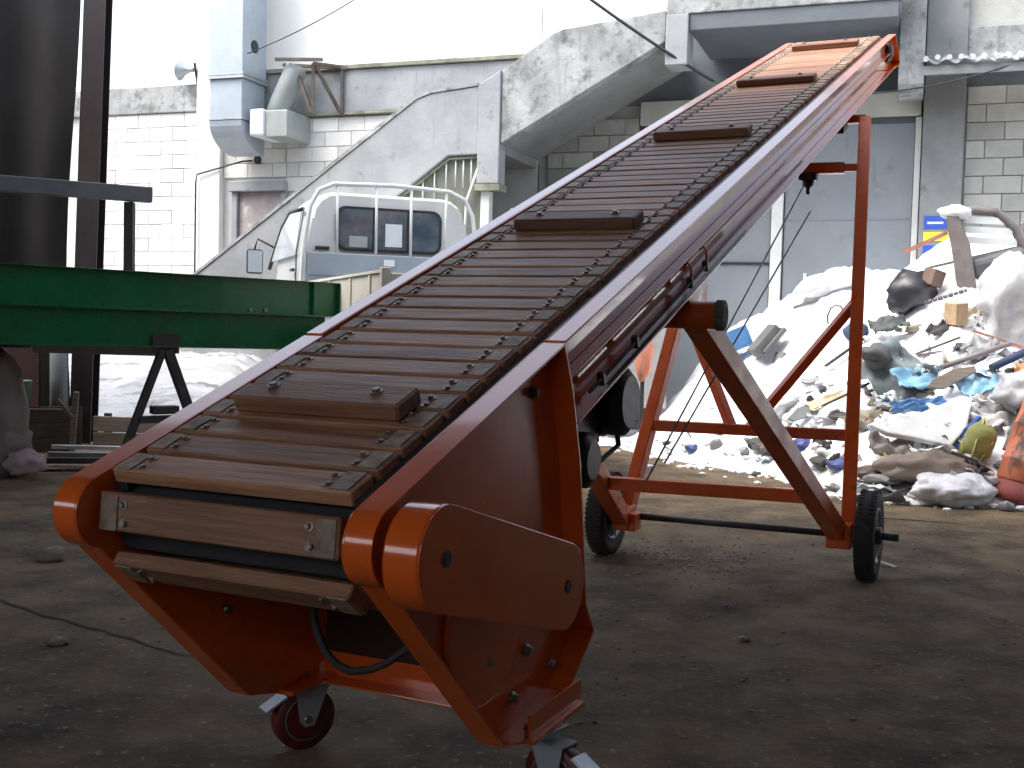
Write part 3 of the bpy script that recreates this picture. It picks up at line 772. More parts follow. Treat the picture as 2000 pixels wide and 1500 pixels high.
junk('ribbed_rod', rod, simple('grey_steel_rod', (0.13, 0.12, 0.12)), (4.1, 10.6, 1.66), 'ribbed grey rod below the brown box on the snow', 'rod')
junk('cardboard_box', MB().box((4.06, 10.25, 1.50), (.15, .15, .2), rotm(6, -6, 24)), simple('tan_card', (0.47, 0.33, 0.20)), (4.06, 10.25, 1.5), 'upright tan cardboard carton left of the big plastic sack', 'box', .006)
junk('plastic_sack', blob((4.55, 10.05, 1.63), (.34, .28, .40), 21, .30, sub=4), simple('grey_film', (0.52, 0.52, 0.53), rough=.35), (4.55, 10.05, 1.6), 'big bulging grey plastic sack at the right picture edge', 'sack')
cr = thing('blue_crate', 'blue plastic crate tipped over at the left edge of the heap', 'crate', V((2.38, 11.95, 1.1)))
bl = simple('blue_crate_plastic', (0.07, 0.20, 0.42))
mm = rotm(0, -24, -15)
for cc, ss in (((0, 0, -.11), (.34, .26, .02)), ((-.16, 0, .0), (.02, .26, .2)), ((.16, 0, .0), (.02, .26, .2)), ((0, -.12, 0), (.3, .02, .2)), ((0, .12, 0), (.3, .02, .2))):
    obj('panel', MB().box(V((2.36, 11.9, 1.20)) + mm @ V(cc), ss, mm), bl, cr, bev=.006)
junk('heater_casing', MB().box((2.62, 11.6, 1.20), (.12, .2, .36), rotm(0, 40, 10)).box((2.69, 11.55, 1.20), (.05, .16, .34), rotm(0, 40, 10)), simple('dark_grey_casing', (0.12, 0.12, 0.12)), (2.64, 11.6, 1.2), 'dark grey casing leaning beside the blue crate', 'casing', .01)
gv = MB()
for k in range(7):
    gv.box((2.74 + k * .055, 11.45 - k * .02, 1.02 - k * .022), (.03, .2, .13), rotm(0, 18, 12))
junk('radiator_fins', gv, simple('fin_grey', (0.20, 0.19, 0.19)), (2.9, 11.4, 1.0), 'row of grey metal fins below the dark casing', 'radiator')
hp = [V((3.13, 11.1, 1.38)), V((3.12, 11.1, 1.46)), V((3.15, 11.1, 1.54)), V((3.20, 11.1, 1.575)), V((3.25, 11.1, 1.56)), V((3.28, 11.1, 1.50)), V((3.29, 11.1, 1.44))]
junk('wire_hoop', MB().tube(hp, .009, 6), cable_m, (3.2, 11.1, 1.45), 'black wire hoop standing in the snow behind the brace', 'wire')
junk('dark_stick', MB().beam((2.93, 11.7, 1.55), (3.18, 11.7, 1.64), .03, .03), brown_wood, (3.05, 11.7, 1.6), 'dark stick lying on clean snow above the wire hoop', 'stick')
junk('snow_clump', blob((3.36, 12.05, 1.83), (.34, .2, .12), 5, m=rotm(0, -16, 0)), clump_m, (3.36, 12.05, 1.8), 'rounded snow hump against the steel door', 'snow')
junk('dark_cloth', cloth((3.55, 10.55, 1.40), .34, .2, rotm(35, -12, 0), 3.3, .06), simple('charcoal_cloth', (0.06, 0.07, 0.07)), (3.55, 10.55, 1.4), 'charcoal rag right of the tall leg on the snow', 'rag')
junk('blue_rag', blob((3.30, 10.75, 1.33), (.10, .08, .09), 8, .4), simple('navy_rag', (0.05, 0.08, 0.15)), (3.3, 10.75, 1.33), 'small navy rag just left of the tall leg', 'rag')
junk('grey_tarp', cloth((3.34, 9.75, .96), .48, .55, rotm(58, -40, 10), 6.1, .09), simple('slate_tarp', (0.20, 0.24, 0.25)), (3.34, 9.75, .95), 'slate grey tarp folded upright right of the tall leg', 'tarp')
junk('dark_lump', blob((3.18, 9.75, 1.10), (.13, .1, .1), 31, .4), simple('dark_lump_m', (0.10, 0.10, 0.10)), (3.18, 9.75, 1.1), 'dark lump on top of the slate grey tarp', 'lump')
bt = simple('sky_blue_film', (0.22, 0.43, 0.58), rough=.4)
junk('blue_sheet', cloth((3.55, 9.62, .93), .50, .26, rotm(32, -8, 15), 1.7, .05), bt, (3.55, 9.6, .93), 'sky blue plastic sheet under the weathered board', 'sheet')
junk('blue_sheet', cloth((3.92, 9.35, .90), .34, .24, rotm(30, -20, 10), 4.4, .06), bt, (3.92, 9.35, .9), 'sky blue plastic scrap right of the weathered board', 'sheet')
junk('broken_board', MB().prism([(-.20, -.07), (-.06, -.09), (.20, .05), (.19, .10), (.02, .085), (-.16, -.01)], lambda d, x, y: V((3.70, 9.38, .93)) + V((.96, -.2, .1)) * x + V((.1, .5, .86)) * y + V((0, -.86, .5)) * d, -.015, .015), board_m, (3.7, 9.38, .93), 'short weathered brown board across the sky blue sheet', 'board')
junk('long_pole', MB().tube([(3.66, 9.5, 1.02), (4.28, 9.6, 1.24)], .024, 8), simple('grey_pole', (0.25, 0.21, 0.21)), (3.95, 9.55, 1.12), 'long grey pole slanting up towards the big sack', 'pole')
junk('blue_pole', MB().tube([(4.02, 9.35, 1.03), (4.48, 9.45, 1.24)], .035, 8), simple('navy_pole', (0.03, 0.05, 0.12)), (4.2, 9.4, 1.13), 'thick navy pole lying at the right picture edge', 'pole')
junk('orange_rag', blob((4.35, 9.25, 1.0), (.15, .12, .10), 17, .45), simple('orange_rag_m', (0.55, 0.25, 0.10)), (4.35, 9.25, 1.0), 'crumpled orange rag under the thick navy pole', 'rag')
junk('grey_bag', blob((4.22, 9.0, .85), (.28, .22, .19), 41, .28, sub=4), simple('pale_grey_film', (0.50, 0.52, 0.54), rough=.35), (4.22, 9.0, .85), 'pale grey plastic bag above the orange drum', 'bag')
junk('foam_slab', MB().prism([(-.44, -.02), (-.32, .06), (-.05, .10), (.34, .30), (.42, .28), (.32, -.02), (.17, -.20), (-.12, -.13), (-.30, -.10)], lambda d, x, y: V((3.32, 8.93, .56)) + V((.98, -.15, 0)) * x + V((.05, .62, .78)) * y + V((0, -.78, .62)) * d, -.03, .03), clump_m, (3.32, 8.93, .55), 'large white foam slab leaning on the front of the heap', 'slab', .015)
bz = simple('cobalt_film', (0.06, 0.13, 0.42))
junk('blue_bag', cloth((3.32, 9.08, .72), .46, .12, rotm(40, -8, 8), 9.1, .05), simple('mid_blue_film', (0.10, 0.25, 0.50)), (3.32, 9.08, .7), 'mid blue bag strip along the top of the foam slab', 'bag')
junk('cobalt_strip', cloth((3.62, 8.82, .52), .34, .07, rotm(50, -50, 0), 2.1, .02), bz, (3.62, 8.82, .5), 'cobalt blue strip along the right edge of the foam slab', 'strip')
nb = thing('net_bag', 'yellow-green net bag of scraps in front of the heap', 'bag', V((3.66, 8.68, .35)))
obj('body', blob((3.66, 8.68, .46), (.12, .11, .17), 51, .22, m=rotm(0, 16, 0)), simple('yellow_green_net', (0.30, 0.30, 0.09)), nb)
for k in range(6):
    a = k * 1.05
    obj('cord', MB().tube([V((3.70, 8.68, .66)), V((3.66 + .13 * math.cos(a), 8.68 + .12 * math.sin(a), .47)), V((3.60 + .06 * math.cos(a), 8.66 + .06 * math.sin(a), .30))], .007, 5), simple('pale_yellow_cord', (0.60, 0.60, 0.25)), nb)
od = thing('orange_drum', 'dented orange drum with rusty dark foot at the lower right of the heap', 'drum', V((4.0, 8.35, 0)))
dax = V((.30, .05, 1)).normalized()
obj('body', MB().lathe([(.20, 0), (.225, .02), (.22, .15), (.235, .17), (.22, .19), (.215, .42), (.23, .44), (.215, .46), (.20, .72), (.10, .78)], V((3.92, 8.40, .16)), dax, 20), mat('faded_orange', (0.62, 0.20, 0.11), (0.50, 0.15, 0.08), scale=4, rough=.6, spots=((0.10, 0.07, 0.055), 4, .52, .62, (1, 1, .8)), bump=.3, bscale=6), od)
obj('foot', MB().lathe([(.20, 0), (.21, .03), (.215, .15)], V((3.875, 8.39, .02)), dax, 20), simple('rusty_red', (0.22, 0.045, 0.04)), od)
junk('brown_cloth', cloth((3.04, 8.85, .40), .36, .22, rotm(38, 8, 0), 7.7, .08), simple('taupe_cloth', (0.27, 0.245, 0.22)), (3.04, 8.85, .4), 'taupe rag at the left end of the foam slab', 'rag')
junk('clear_bag', blob((3.36, 8.40, .12), (.30, .18, .12), 61, .30, sub=4), mat('milky_film', (0.72, 0.74, 0.78), (0.52, 0.52, 0.53), scale=7, rough=.3, spots=((0.25, 0.34, 0.55), 8, .62, .7), bump=.4, bscale=9), (3.36, 8.4, .1), 'milky plastic bag lying at the front foot of the heap', 'bag')
junk('rubble_clod', blob((3.25, 8.62, .25), (.36, .14, .13), 71, .45), simple('brown_rubble', (0.22, 0.175, 0.14)), (3.25, 8.62, .25), 'brown rubble ridge above the milky plastic bag', 'rubble')
junk('orange_scrap', blob((3.02, 8.72, .29), (.07, .05, .04), 81, .4), simple('orange_peel', (0.60, 0.27, 0.05)), (3.02, 8.72, .29), 'small bright orange scrap below the taupe rag', 'scrap')
junk('yellow_scrap', MB().beam((2.93, 8.7, .36), (2.99, 8.66, .26), .03, .01), simple('pale_yellow', (0.75, 0.7, 0.2)), (2.96, 8.68, .3), 'thin pale yellow strip beside the orange scrap', 'scrap')
shv = thing('shovel', 'old shovel with thin handle lying on the snow behind the frame', 'shovel', V((2.62, 10.0, .55)))
obj('blade', MB().prism([(-.16, -.03), (-.06, .05), (.10, .08), (.14, .03), (.06, -.05), (-.10, -.07)], lambda d, x, y: V((2.62, 9.98, .57)) + V((.9, .1, .2)) * x + V((0, .6, .8)) * y + V((0, -.8, .6)) * d, -.01, .01), simple('shovel_steel', (0.15, 0.18, 0.18)), shv)
obj('handle', MB().tube([V((2.72, 9.96, .60)), V((3.15, 9.80, .86))], .013, 6), dark_steel, shv)
tb = simple('tan_board', (0.50, 0.38, 0.26))
junk('tan_board', cloth((2.88, 10.0, .70), .46, .16, rotm(30, -22, 5), 5.5, .03), tb, (2.88, 10.0, .7), 'pale tan sheet half covered by snow behind the shovel', 'sheet')
junk('orange_cloth', blob((1.36, 11.6, 1.02), (.10, .10, .26), 91, .25), simple('salmon_cloth', (0.62, 0.24, 0.15)), (1.36, 11.6, 1.0), 'salmon cloth bundle behind the left tall leg', 'cloth')
obj_ = junk('cloth_post', MB().beam((1.36, 11.62, .05), (1.36, 11.62, 1.25), .04), dark_steel, (1.36, 11.62, 0), 'thin stake holding the salmon cloth bundle', 'stake')
film1 = simple('milky_sheet', (0.80, 0.81, 0.82), rough=.35); film2 = simple('smoky_sheet', (0.24, 0.25, 0.255), rough=.4)
kh = simple('khaki_cloth', (0.30, 0.26, 0.19)); dk = simple('blackish_cloth', (0.045, 0.043, 0.045)); dbl = simple('denim_cloth', (0.09, 0.14, 0.24))
for (nm, x, y, dz, w, h, rot, m, amp, lab) in (
    ('plastic_sheet', 3.62, 9.85, .05, .40, .30, (30, -15, 20), film1, .08, 'milky plastic sheet behind the long grey pole'),
    ('plastic_sheet', 4.05, 9.75, .06, .34, .26, (28, -22, -10), film2, .08, 'smoky plastic sheet between the big sack and the grey pole'),
    ('plastic_sheet', 3.95, 9.02, .06, .42, .26, (34, -6, 10), film1, .09, 'milky plastic sheet right above the net bag'),
    ('plastic_sheet', 4.25, 8.70, .10, .40, .34, (40, 5, -10), film2, .10, 'smoky plastic sheet beside the orange drum'),
    ('rag', 3.50, 10.25, .04, .26, .16, (32, -10, 30), kh, .05, 'khaki rag under the charcoal rag on the slope'),
    ('rag', 3.95, 10.25, .05, .30, .14, (30, -25, 10), dk, .06, 'blackish rag left of the tan carton'),
    ('rag', 2.98, 9.30, .05, .26, .22, (36, -8, 0), kh, .07, 'khaki rag left of the foam slab by the tall leg'),
    ('rag', 2.66, 9.42, .04, .22, .14, (25, 5, 40), dk, .05, 'blackish rag seen between the thick brace and the tall leg'),
    ('rag', 2.38, 9.95, .04, .24, .12, (25, 0, -20), dk, .05, 'blackish rag left of the thick brace near the snow edge'),
    ('rag', 3.52, 8.52, .05, .30, .16, (30, -10, 20), dbl, .06, 'denim blue rag at the foot of the net bag'),
    ('rag', 3.02, 8.55, .03, .34, .14, (15, -4, -10), dk, .05, 'blackish rag left of the milky plastic bag'),
    ('rag', 3.30, 9.45, .05, .30, .12, (35, -15, 0), film2, .05, 'smoky strip below the slate grey tarp'),
    ('plastic_sheet', 2.70, 10.45, .04, .30, .20, (32, -14, 10), film1, .05, 'milky sheet above the shovel'),
    ('rag', 4.28, 10.45, .06, .24, .14, (30, -20, 0), kh, .06, 'khaki rag between the tan carton and the big sack')):
    junk(nm, cloth((x, y, terrain(x, y) + dz), w, h, rotm(*rot), x * 7 + y, amp), m, (x, y, terrain(x, y)), lab, 'plastic' if nm[0] == 'p' else 'rag')
for (x0, y0, x1, y1, dz, w, m, lab) in ((3.45, 9.98, 3.95, 9.85, .12, .05, board_m, 'weathered batten lying above the sky blue sheet'), (3.85, 8.62, 4.12, 8.95, .12, .05, board_m, 'weathered batten between the net bag and the orange drum'),
    (2.95, 10.5, 3.35, 10.62, .05, .035, dark_steel, 'dark thin bar on the slope behind the tall leg'), (3.35, 8.78, 3.62, 8.58, .10, .04, crate_m, 'dark batten below the cobalt strip'), (4.1, 9.95, 4.45, 9.72, .12, .03, red_stick, 'reddish batten under the big grey sack')):
    a = V((x0, y0, terrain(x0, y0) + dz)); b = V((x1, y1, terrain(x1, y1) + dz))
    junk('batten', MB().beam(a, b, w, .02), m, a, lab, 'batten')
# a scatter of dark scraps at the foot of the heap: one by one
scr_m = [simple('scrap_dark', (0.06, 0.055, 0.05)), simple('scrap_brown', (0.17, 0.13, 0.10)), simple('scrap_grey', (0.28, 0.28, 0.28)), simple('scrap_blue', (0.08, 0.11, 0.30))]
pos = [(2.28, 10.28, .10, 0, 'black scrap at the snow edge seen just left of the thick brace leg'), (2.36, 10.12, .09, 1, 'brown scrap touching the black one left of the thick brace leg'),
       (2.46, 9.78, .12, 0, 'larger black scrap showing between brace leg and tall leg, nearest the brace'), (2.56, 9.70, .10, 3, 'dull blue scrap between the brace leg and the tall leg'),
       (2.69, 9.03, .09, 3, 'dull blue scrap on the asphalt just left of the tall leg'), (2.77, 8.95, .06, 0, 'tiny black scrap behind the tall leg'),
       (2.45, 10.55, .07, 2, 'grey scrap under the middle cross bar on the snow'), (2.80, 8.70, .10, 1, 'brown scrap just right of the tall leg near the ground'),
       (2.90, 8.62, .10, 2, 'grey scrap between the tall leg and the milky plastic bag'), (2.60, 9.28, .10, 0, 'flat black scrap under the middle cross bar near the tall leg'),
       (2.17, 10.30, .06, 2, 'small grey scrap farther left along the snow edge'), (1.59, 11.2, .06, 0, 'small black scrap in the snow near the left tall leg'),
       (1.78, 10.85, .07, 3, 'dull blue scrap in the snow below the left half of the middle cross bar'), (2.02, 10.8, .05, 1, 'small brown scrap in the snow below the middle cross bar'),
       (2.95, 9.35, .10, 1, 'brown lump behind the left end of the foam slab'), (2.86, 9.60, .08, 0, 'black lump right of the tall leg below the slate grey tarp'),
       (3.15, 9.40, .09, 2, 'grey lump above the left end of the foam slab'), (2.20, 9.90, .05, 0, 'black scrap lying alone on the asphalt in front of the snow edge')]
for k, (x, y, s, q, lab) in enumerate(pos):
    z = max(terrain(x, y), 0)
    o = obj('scrap', blob((x, y, z + s * .3), (s * random.uniform(.9, 1.6), s * .8, s * random.uniform(.4, .7)), 100 + k * 3.3, .5, 2, rotm(0, 0, random.uniform(0, 180))), scr_m[q], None, loc=(x, y, z))
    tag(o, lab, 'scrap', 'scraps at the foot of the heap')
# loose snow crumbs along the snow edge
mb = MB(); rnd = random.Random(5)
for k in range(260):
    e = rnd.uniform(-2.2, 5.6)
    f = interp(e, FRONT) if e > 1.5 else 4.0
    p = Fc(e, f + rnd.gauss(-.1, .28), 0)
    if e < 1.2 and rnd.random() < .5: continue
    s = rnd.uniform(.012, .05)
    b = blob((p.x, p.y, max(0, terrain(p.x, p.y)) + s * .2), (s * 1.4, s, s * .6), k * 1.7, .3, 1)
    mb.add(b.v, b.f, False)
stuff(obj('snow_crumbs', mb, clump_m))
# rubbish too small and dense to count, one heap of scraps per material
for nm, m, cnt, smin, smax, seed in (('loose_film', film1, 110, .05, .15, 1), ('loose_dark_scraps', dk, 30, .03, .11, 2), ('loose_card', kh, 36, .03, .11, 3), ('loose_grey_film', film2, 34, .04, .13, 4),
                                     ('loose_blue_scraps', bt, 12, .03, .08, 5), ('loose_wood_chips', board_m, 40, .04, .14, 6)):
    mb = MB(); rr_ = random.Random(seed); k = 0
    while k < cnt:
        e = rr_.uniform(2.4, 6.6); w = rr_.uniform(1.4, 4.8)
        f = interp(e, FRONT)
        dens = sm((w - 1.9) / 2.0) * (.12 + .88 * sm((e - 3.6) / 1.3))
        if w > f + .1 or rr_.random() > dens: continue
        p = Fc(e, w, 0); z = terrain(p.x, p.y)
        s = rr_.uniform(smin, smax); rot = rotm(rr_.uniform(5, 60), rr_.uniform(-40, 40), rr_.uniform(0, 180))
        c = (p.x, p.y, z + s * .22 + .02)
        if nm == 'loose_wood_chips': b = MB().box(c, (s * 1.6, s * .25, .012), rot)
        elif rr_.random() < .65: b = cloth(c, s * 1.8, s * 1.1, rot, rr_.uniform(0, 99), s * .35, 4, .004)
        else: b = blob(c, (s * .7, s * .5, s * .35), rr_.uniform(0, 99), .45, 2, rot)
        mb.add(b.v, b.f, True); k += 1
    stuff(obj(nm, mb, m))
mb = MB()
for k in range(900):
    r_ = abs(rnd.gauss(0, .28)); a = rnd.uniform(0, 2 * PI)
    x, y = .98 + r_ * math.cos(a) * 1.2, 6.15 + r_ * math.sin(a)
    if rnd.random() < .62: x, y = rnd.uniform(-2.2, 3.5), rnd.uniform(2.6, 8.0)
    s = rnd.uniform(.003, .009)
    b = blob((x, y, s * .3), (s * 1.3, s, s * .7), k, .3, 1); mb.add(b.v, b.f, False)
stuff(obj('gravel', mb, simple('pale_grit', (0.26, 0.235, 0.19))))

# ------------------------------------------------------------------ left side of the shed opening
po = thing('steel_post', 'dark steel H post standing at the left edge of the shed opening', 'post', V((-4.14, 10.95, 0)))
pm = rotm(0, 1.6, 0)
for dy in (-.09, .09):
    obj('flange', MB().box(V((-4.14, 10.95 + dy, 2.9)), (.21, .014, 5.75), pm), post_m, po)
obj('web', MB().box(V((-4.14, 10.95, 2.9)), (.012, .165, 5.75), pm), post_m, po)
dp = tag(obj('drain_pipe', MB().tube([V((-4.36, 10.7, 0)), V((-4.36, 10.7, 1.3))], .085, 12), rack_grey, None, loc=(-4.36, 10.7, 0)), 'short grey round pipe standing left of the dark post', 'pipe')
# tarpaulin
mb = MB(); vs = []; fs = []; nx, nzv = 70, 26
for s in (0, 1):
    for j in range(nzv + 1):
        for i in range(nx + 1):
            t = i / nx; z = .25 + 5.4 * j / nzv
            e = -8.8 + 6.05 * t - .10 * (1 - z / 5.6) * sm((t - .8) / .2) - .10 * sm((1.6 - abs(z - 1.9)) / 1.6) * sm((t - .75) / .25)
            w = SW + .12 + .07 * math.sin(t * 46 + .4 * z) * (.5 + .5 * math.sin(t * 9 + 1)) + .05 * mnoise.noise(Vector((t * 14, z * .8, 3))) + s * .008
            vs.append(Fc(e, w, z))
N = (nx + 1) * (nzv + 1)
for j in range(nzv):
    for i in range(nx):
        a = j * (nx + 1) + i
        fs += [(a, a + 1, a + nx + 2, a + nx + 1), (N + a, N + a + nx + 1, N + a + nx + 2, N + a + 1)]
mb.add(vs, fs, True)
tag(obj('tarpaulin', mb, tarp_m, None, loc=Fc(-6, SW, 0)), 'dark hanging tarpaulin curtain closing the left of the shed', 'tarpaulin')
# steel rack with grey beam
rk = thing('steel_rack', 'grey steel rack with a long flat beam in front of the tarpaulin', 'rack', V((-3.2, 9.3, 0)))
obj('beam', MB().beam(V((-5.3, 8.05, 2.285)), V((-3.03, 9.30, 2.285)), .10, .125), rack_grey, rk, bev=.006)
obj('post', MB().beam(V((-3.20, 9.27, 1.648)), V((-3.20, 9.27, 2.22)), .075, .075), post_m, rk, bev=.004)
obj('post', MB().beam(V((-5.1, 8.15, 0)), V((-5.1, 8.15, 2.22)), .075, .075), post_m, rk)
obj('lower_beam', MB().beam(V((-3.86, 8.95, 1.02)), V((-2.98, 9.43, 1.00)), .06, .105), pale_bar, rk, bev=.004)
obj('lower_beam', MB().beam(V((-5.2, 8.2, 1.03)), V((-3.87, 8.94, 1.03)), .05, .05), blue_paint, rk, bev=.004)
# crate, board, bars, sack
cr = thing('dark_crate', 'dark open wooden crate on the floor behind the steel bars', 'crate', V((-4.1, 10.0, 0)))
for k in range(3):
    obj('board', MB().box((-4.22, 9.95, .10 + k * .135), (.52, .03, .125), rotm(0, 0, 12)), crate_m, cr, bev=.006)
obj('board', MB().box((-4.28, 10.35, .22), (.52, .03, .40), rotm(0, 0, 12)), crate_m, cr)
obj('board', MB().box((-4.50, 10.12, .22), (.03, .42, .40), rotm(0, 0, 12)), crate_m, cr)
obj('end_post', MB().box((-3.93, 9.98, .30), (.045, .06, .58), rotm(0, 4, 12)), board_m, cr, bev=.005)
obj('end_post', MB().box((-3.98, 9.9, .44), (.03, .03, .22), rotm(0, -38, 12)), board_m, cr)
ln = thing('plank_barrier', 'weathered grey plank barrier low on the floor behind the green conveyor legs', 'barrier', V((-3.2, 10.5, 0)))
for k in range(2):
    obj('board', MB().box((-3.15, 10.6, .085 + k * .155), (1.75, .035, .148), rotm(0, 0, -6)), board_m, ln, bev=.006)
for x in (-3.9, -2.45):
    obj('stake', MB().box((x, 10.66 - (x + 3.15) * .105, .17), (.06, .05, .34)), crate_m, ln)
GB = 'steel bars lying on the shed floor'
bars = [((-3.95, 9.55, .14), (-2.85, 9.65, .13), .035, galv, 'pale galvanised bar on top of the bar pile'), ((-4.2, 9.25, .05), (-2.75, 9.45, .06), .05, dark_steel, 'thick dark bar at the bottom of the bar pile'),
        ((-3.9, 9.35, .10), (-2.70, 9.52, .09), .04, rack_grey, 'grey bar in the middle of the bar pile'), ((-3.6, 8.9, .03), (-2.9, 9.2, .03), .03, board_m, 'thin pale stick in front of the bar pile'),
        ((-3.9, 8.8, .03), (-3.3, 9.0, .025), .025, dark_steel, 'short dark bar in front of the bar pile')]
for a, b, w, m, lab in bars:
    tag(obj('steel_bar', MB().beam(a, b, w, w), m, None, loc=a, bev=.003), lab, 'bar', GB)
sk = blob((-4.02, 8.75, .50), (.19, .19, .46), 13, .22); sb_ = blob((-4.03, 8.75, .20), (.25, .23, .24), 14, .25); sk.add(sb_.v, sb_.f, True)
junk('burlap_sack', sk, simple('grey_burlap', (0.20, 0.175, 0.155)), (-4.0, 8.75, 0), 'tall grey-brown sack at the left picture edge', 'sack')
junk('pale_rag', blob((-3.78, 8.62, .12), (.15, .1, .10), 15, .45), simple('pale_pink_rag', (0.42, 0.33, 0.33)), (-3.8, 8.6, 0), 'pale pinkish rag at the foot of the grey-brown sack', 'rag')
junk('plastic_pail', MB().lathe([(.13, 0), (.16, .30), (.165, .31)], (-4.62, 10.3, .35), Z3, 20), simple('dull_green_pail', (0.12, 0.16, 0.13)), (-4.62, 10.3, 0), 'dull green pail standing behind the dark crate', 'pail')
junk('pail_stand', MB().box((-4.62, 10.3, .174), (.3, .3, .345)), crate_m, (-4.62, 10.3, 0), 'dark block under the dull green pail', 'block')
junk('red_panel', MB().box((-4.78, 10.8, .55), (.42, .03, 1.1), rotm(0, 0, -10)), simple('maroon_panel', (0.07, 0.028, 0.03)), (-4.7, 10.8, 0), 'maroon panel leaning by the tarpaulin below the green conveyor', 'panel')

# ------------------------------------------------------------------ green conveyor
GA, GBp = V((-4.62, 7.72, 1.05)), V((-1.60, 10.08, 1.02))
GD = (GBp - GA).normalized(); GL = (GBp - GA).length
GS = GD.cross(Z3).normalized()           # towards the camera side
GU = GS.cross(GD)
def G(l, s, h): return GA + GD * l + GS * s + GU * h
gc = thing('green_conveyor', 'dark green belt conveyor frame standing on black trestle legs at left', 'conveyor', V((-3, 9, 0)))
def chan(parent, fn, l0, l1, s0, h0, h1, fl, t=.007, m=None, name='side_channel', side=1):
    mb = MB()
    mb.boxr((l0, s0 - t * side, h0), (l1, s0, h1), fn)
    mb.boxr((l0, s0, h1 - t), (l1, s0 + fl * side, h1), fn)
    mb.boxr((l0, s0, h0), (l1, s0 + fl * side, h0 + t), fn)
    return obj(name, mb, m, parent, bev=.0015)
for side, s0 in ((1, 0.0), (-1, -.62)):
    chan(gc, G, -1.0, GL, s0, .302, .605, .055, m=green, side=side)
    chan(gc, G, -1.0, GL - .12, s0, 0, .300, .055, m=green, side=side)
obj('end_plate', MB().boxr((GL - .26, .002, .31), (GL - .245, .052, .597), G), green, gc)
obj('end_plate', MB().boxr((GL - .006, -.62, .31), (GL, .052, .60), G), green, gc)
obj('belt', MB().boxr((-1.0, -.60, .50), (GL - .05, -.02, .52), G), black_rubber, gc)
obj('bottom_pan', MB().boxr((-1.0, -.60, .02), (GL - .3, -.02, .03), G), motor_and_shade_brown, gc)
for l, h in ((2.19, .05), (2.30, .05), (2.99, .335), (3.13, .335)):
    obj('bolt', MB().cyl(G(l, .0, h), G(l, .02, h), .017, 8), zinc, gc)
la = 2.25
ap, apb = G(la, -.02, -.02), G(la, -.60, -.02)
for s, p in ((1, ap),):
    off = GS * (.03 * s)
    f0 = p - GD * .40; f0 = V((f0.x, f0.y, 0)); f1 = p + GD * .40; f1 = V((f1.x, f1.y, 0))
    obj('leg', MB().beam(p + off - GD * .02, f0 + off, .06), dark_steel, gc, bev=.004)
    obj('leg', MB().beam(p + off + GD * .02, f1 + off, .075), dark_steel, gc, bev=.004)
    m0 = (p - GD * .02).lerp(f0, .56) + off; m1 = (p + GD * .02).lerp(f1, .56) + off
    obj('cross_tie', MB().beam(m0, m1, .06), dark_steel, gc, bev=.004)
    obj('foot_block', MB().box(m0.lerp(m1, .5) + Z3 * .075, (.22, .10, .07), M3(GD, -GS, Z3)), dark_steel, gc, bev=.01)
obj('leg_plate', MB().box(G(la, .028, .03), (.22, .008, .16), M3(GD, -GS, Z3)), dark_steel, gc)

# ------------------------------------------------------------------ the orange slat conveyor
cv = thing('slat_conveyor', 'long orange inclined conveyor with wooden slat belt on wheeled tubular frame', 'conveyor', L(0, 3.0, 0))
PI_ = .10316263
# slats
def chamfer_box(sx, sy, sz, ch):
    bm = bmesh.new(); bmesh.ops.create_cube(bm, size=1)
    for v in bm.verts: v.co = Vector((v.co.x * sx, v.co.y * sy, v.co.z * sz))
    bmesh.ops.bevel(bm, geom=bm.edges[:], offset=ch, segments=1, affect='EDGES')
    me = bpy.data.meshes.new('slat'); bm.to_mesh(me); bm.free(); return me
slat_me = chamfer_box(.635, .0850, .034, .0035); slat_me.materials.append(wood_slat)
clip_mb = MB().box((.024, 0, .0015), (.046, .076, .003))
for yy in (-.02, .02):
    clip_mb.lathe([(.007, 0), (.007, .005), (.005, .007)], (-.016 - yy * .25, yy, 0), Z3, 6, False)
    clip_mb.lathe([(.010, 0), (.010, .002)], (-.016, yy, 0), Z3, 8, False)
clip_me = clip_mb.mesh('end_clip'); clip_me.materials.append(clip_wood); clip_me.materials.append(zinc)
for p in clip_me.polygons:
    p.material_index = 0 if p.index < 6 else 1
SR = MC.to_euler()
SR2 = M3(-UX, -UY, UN).to_euler()
def place_slat(s, n, ang=0.0):
    """outer face centre at (s, n), turned by ang about the belt axis at the tail"""
    nrm = UN * math.cos(ang) - UY * math.sin(ang)
    trv = UY * math.cos(ang) + UN * math.sin(ang)
    m = M3(UX, trv, nrm)
    c = C(0, s, n)
    jit = (random.random() - .5) * .006 - .0125
    o = piece('slat', slat_me, cv, c - nrm * .017 + UX * jit + nrm * random.uniform(-.0012, .0012), (m @ rotm(random.uniform(-.5, .5), 0, random.uniform(-.25, .25))).to_euler())
    for sgn in (1, -1):
        d = bpy.data.objects.new('end_clip', clip_me); COL.objects.link(d); d.parent = o
        d.location = (sgn * (.262 + random.uniform(-.003, .003)), random.uniform(-.004, .004), .0172)
        if sgn < 0: d.rotation_euler = (0, 0, PI)
    return o
for j in range(-3, 70):
    place_slat((j - .5) * PI_, 0)
for a in (64, 124, 182):
    a = R(a); place_slat(-.318 - .166 * math.sin(a), -.143 + .166 * math.cos(a), a)
for j in range(0, 69):
    place_slat(-.12 + j * PI_, -.309 + .04 * sm(j / 5), PI)
for a in (-62, -122):
    a = R(a); place_slat(7.17 - .11 * math.sin(a), -.115 + .095 * math.cos(a), a)
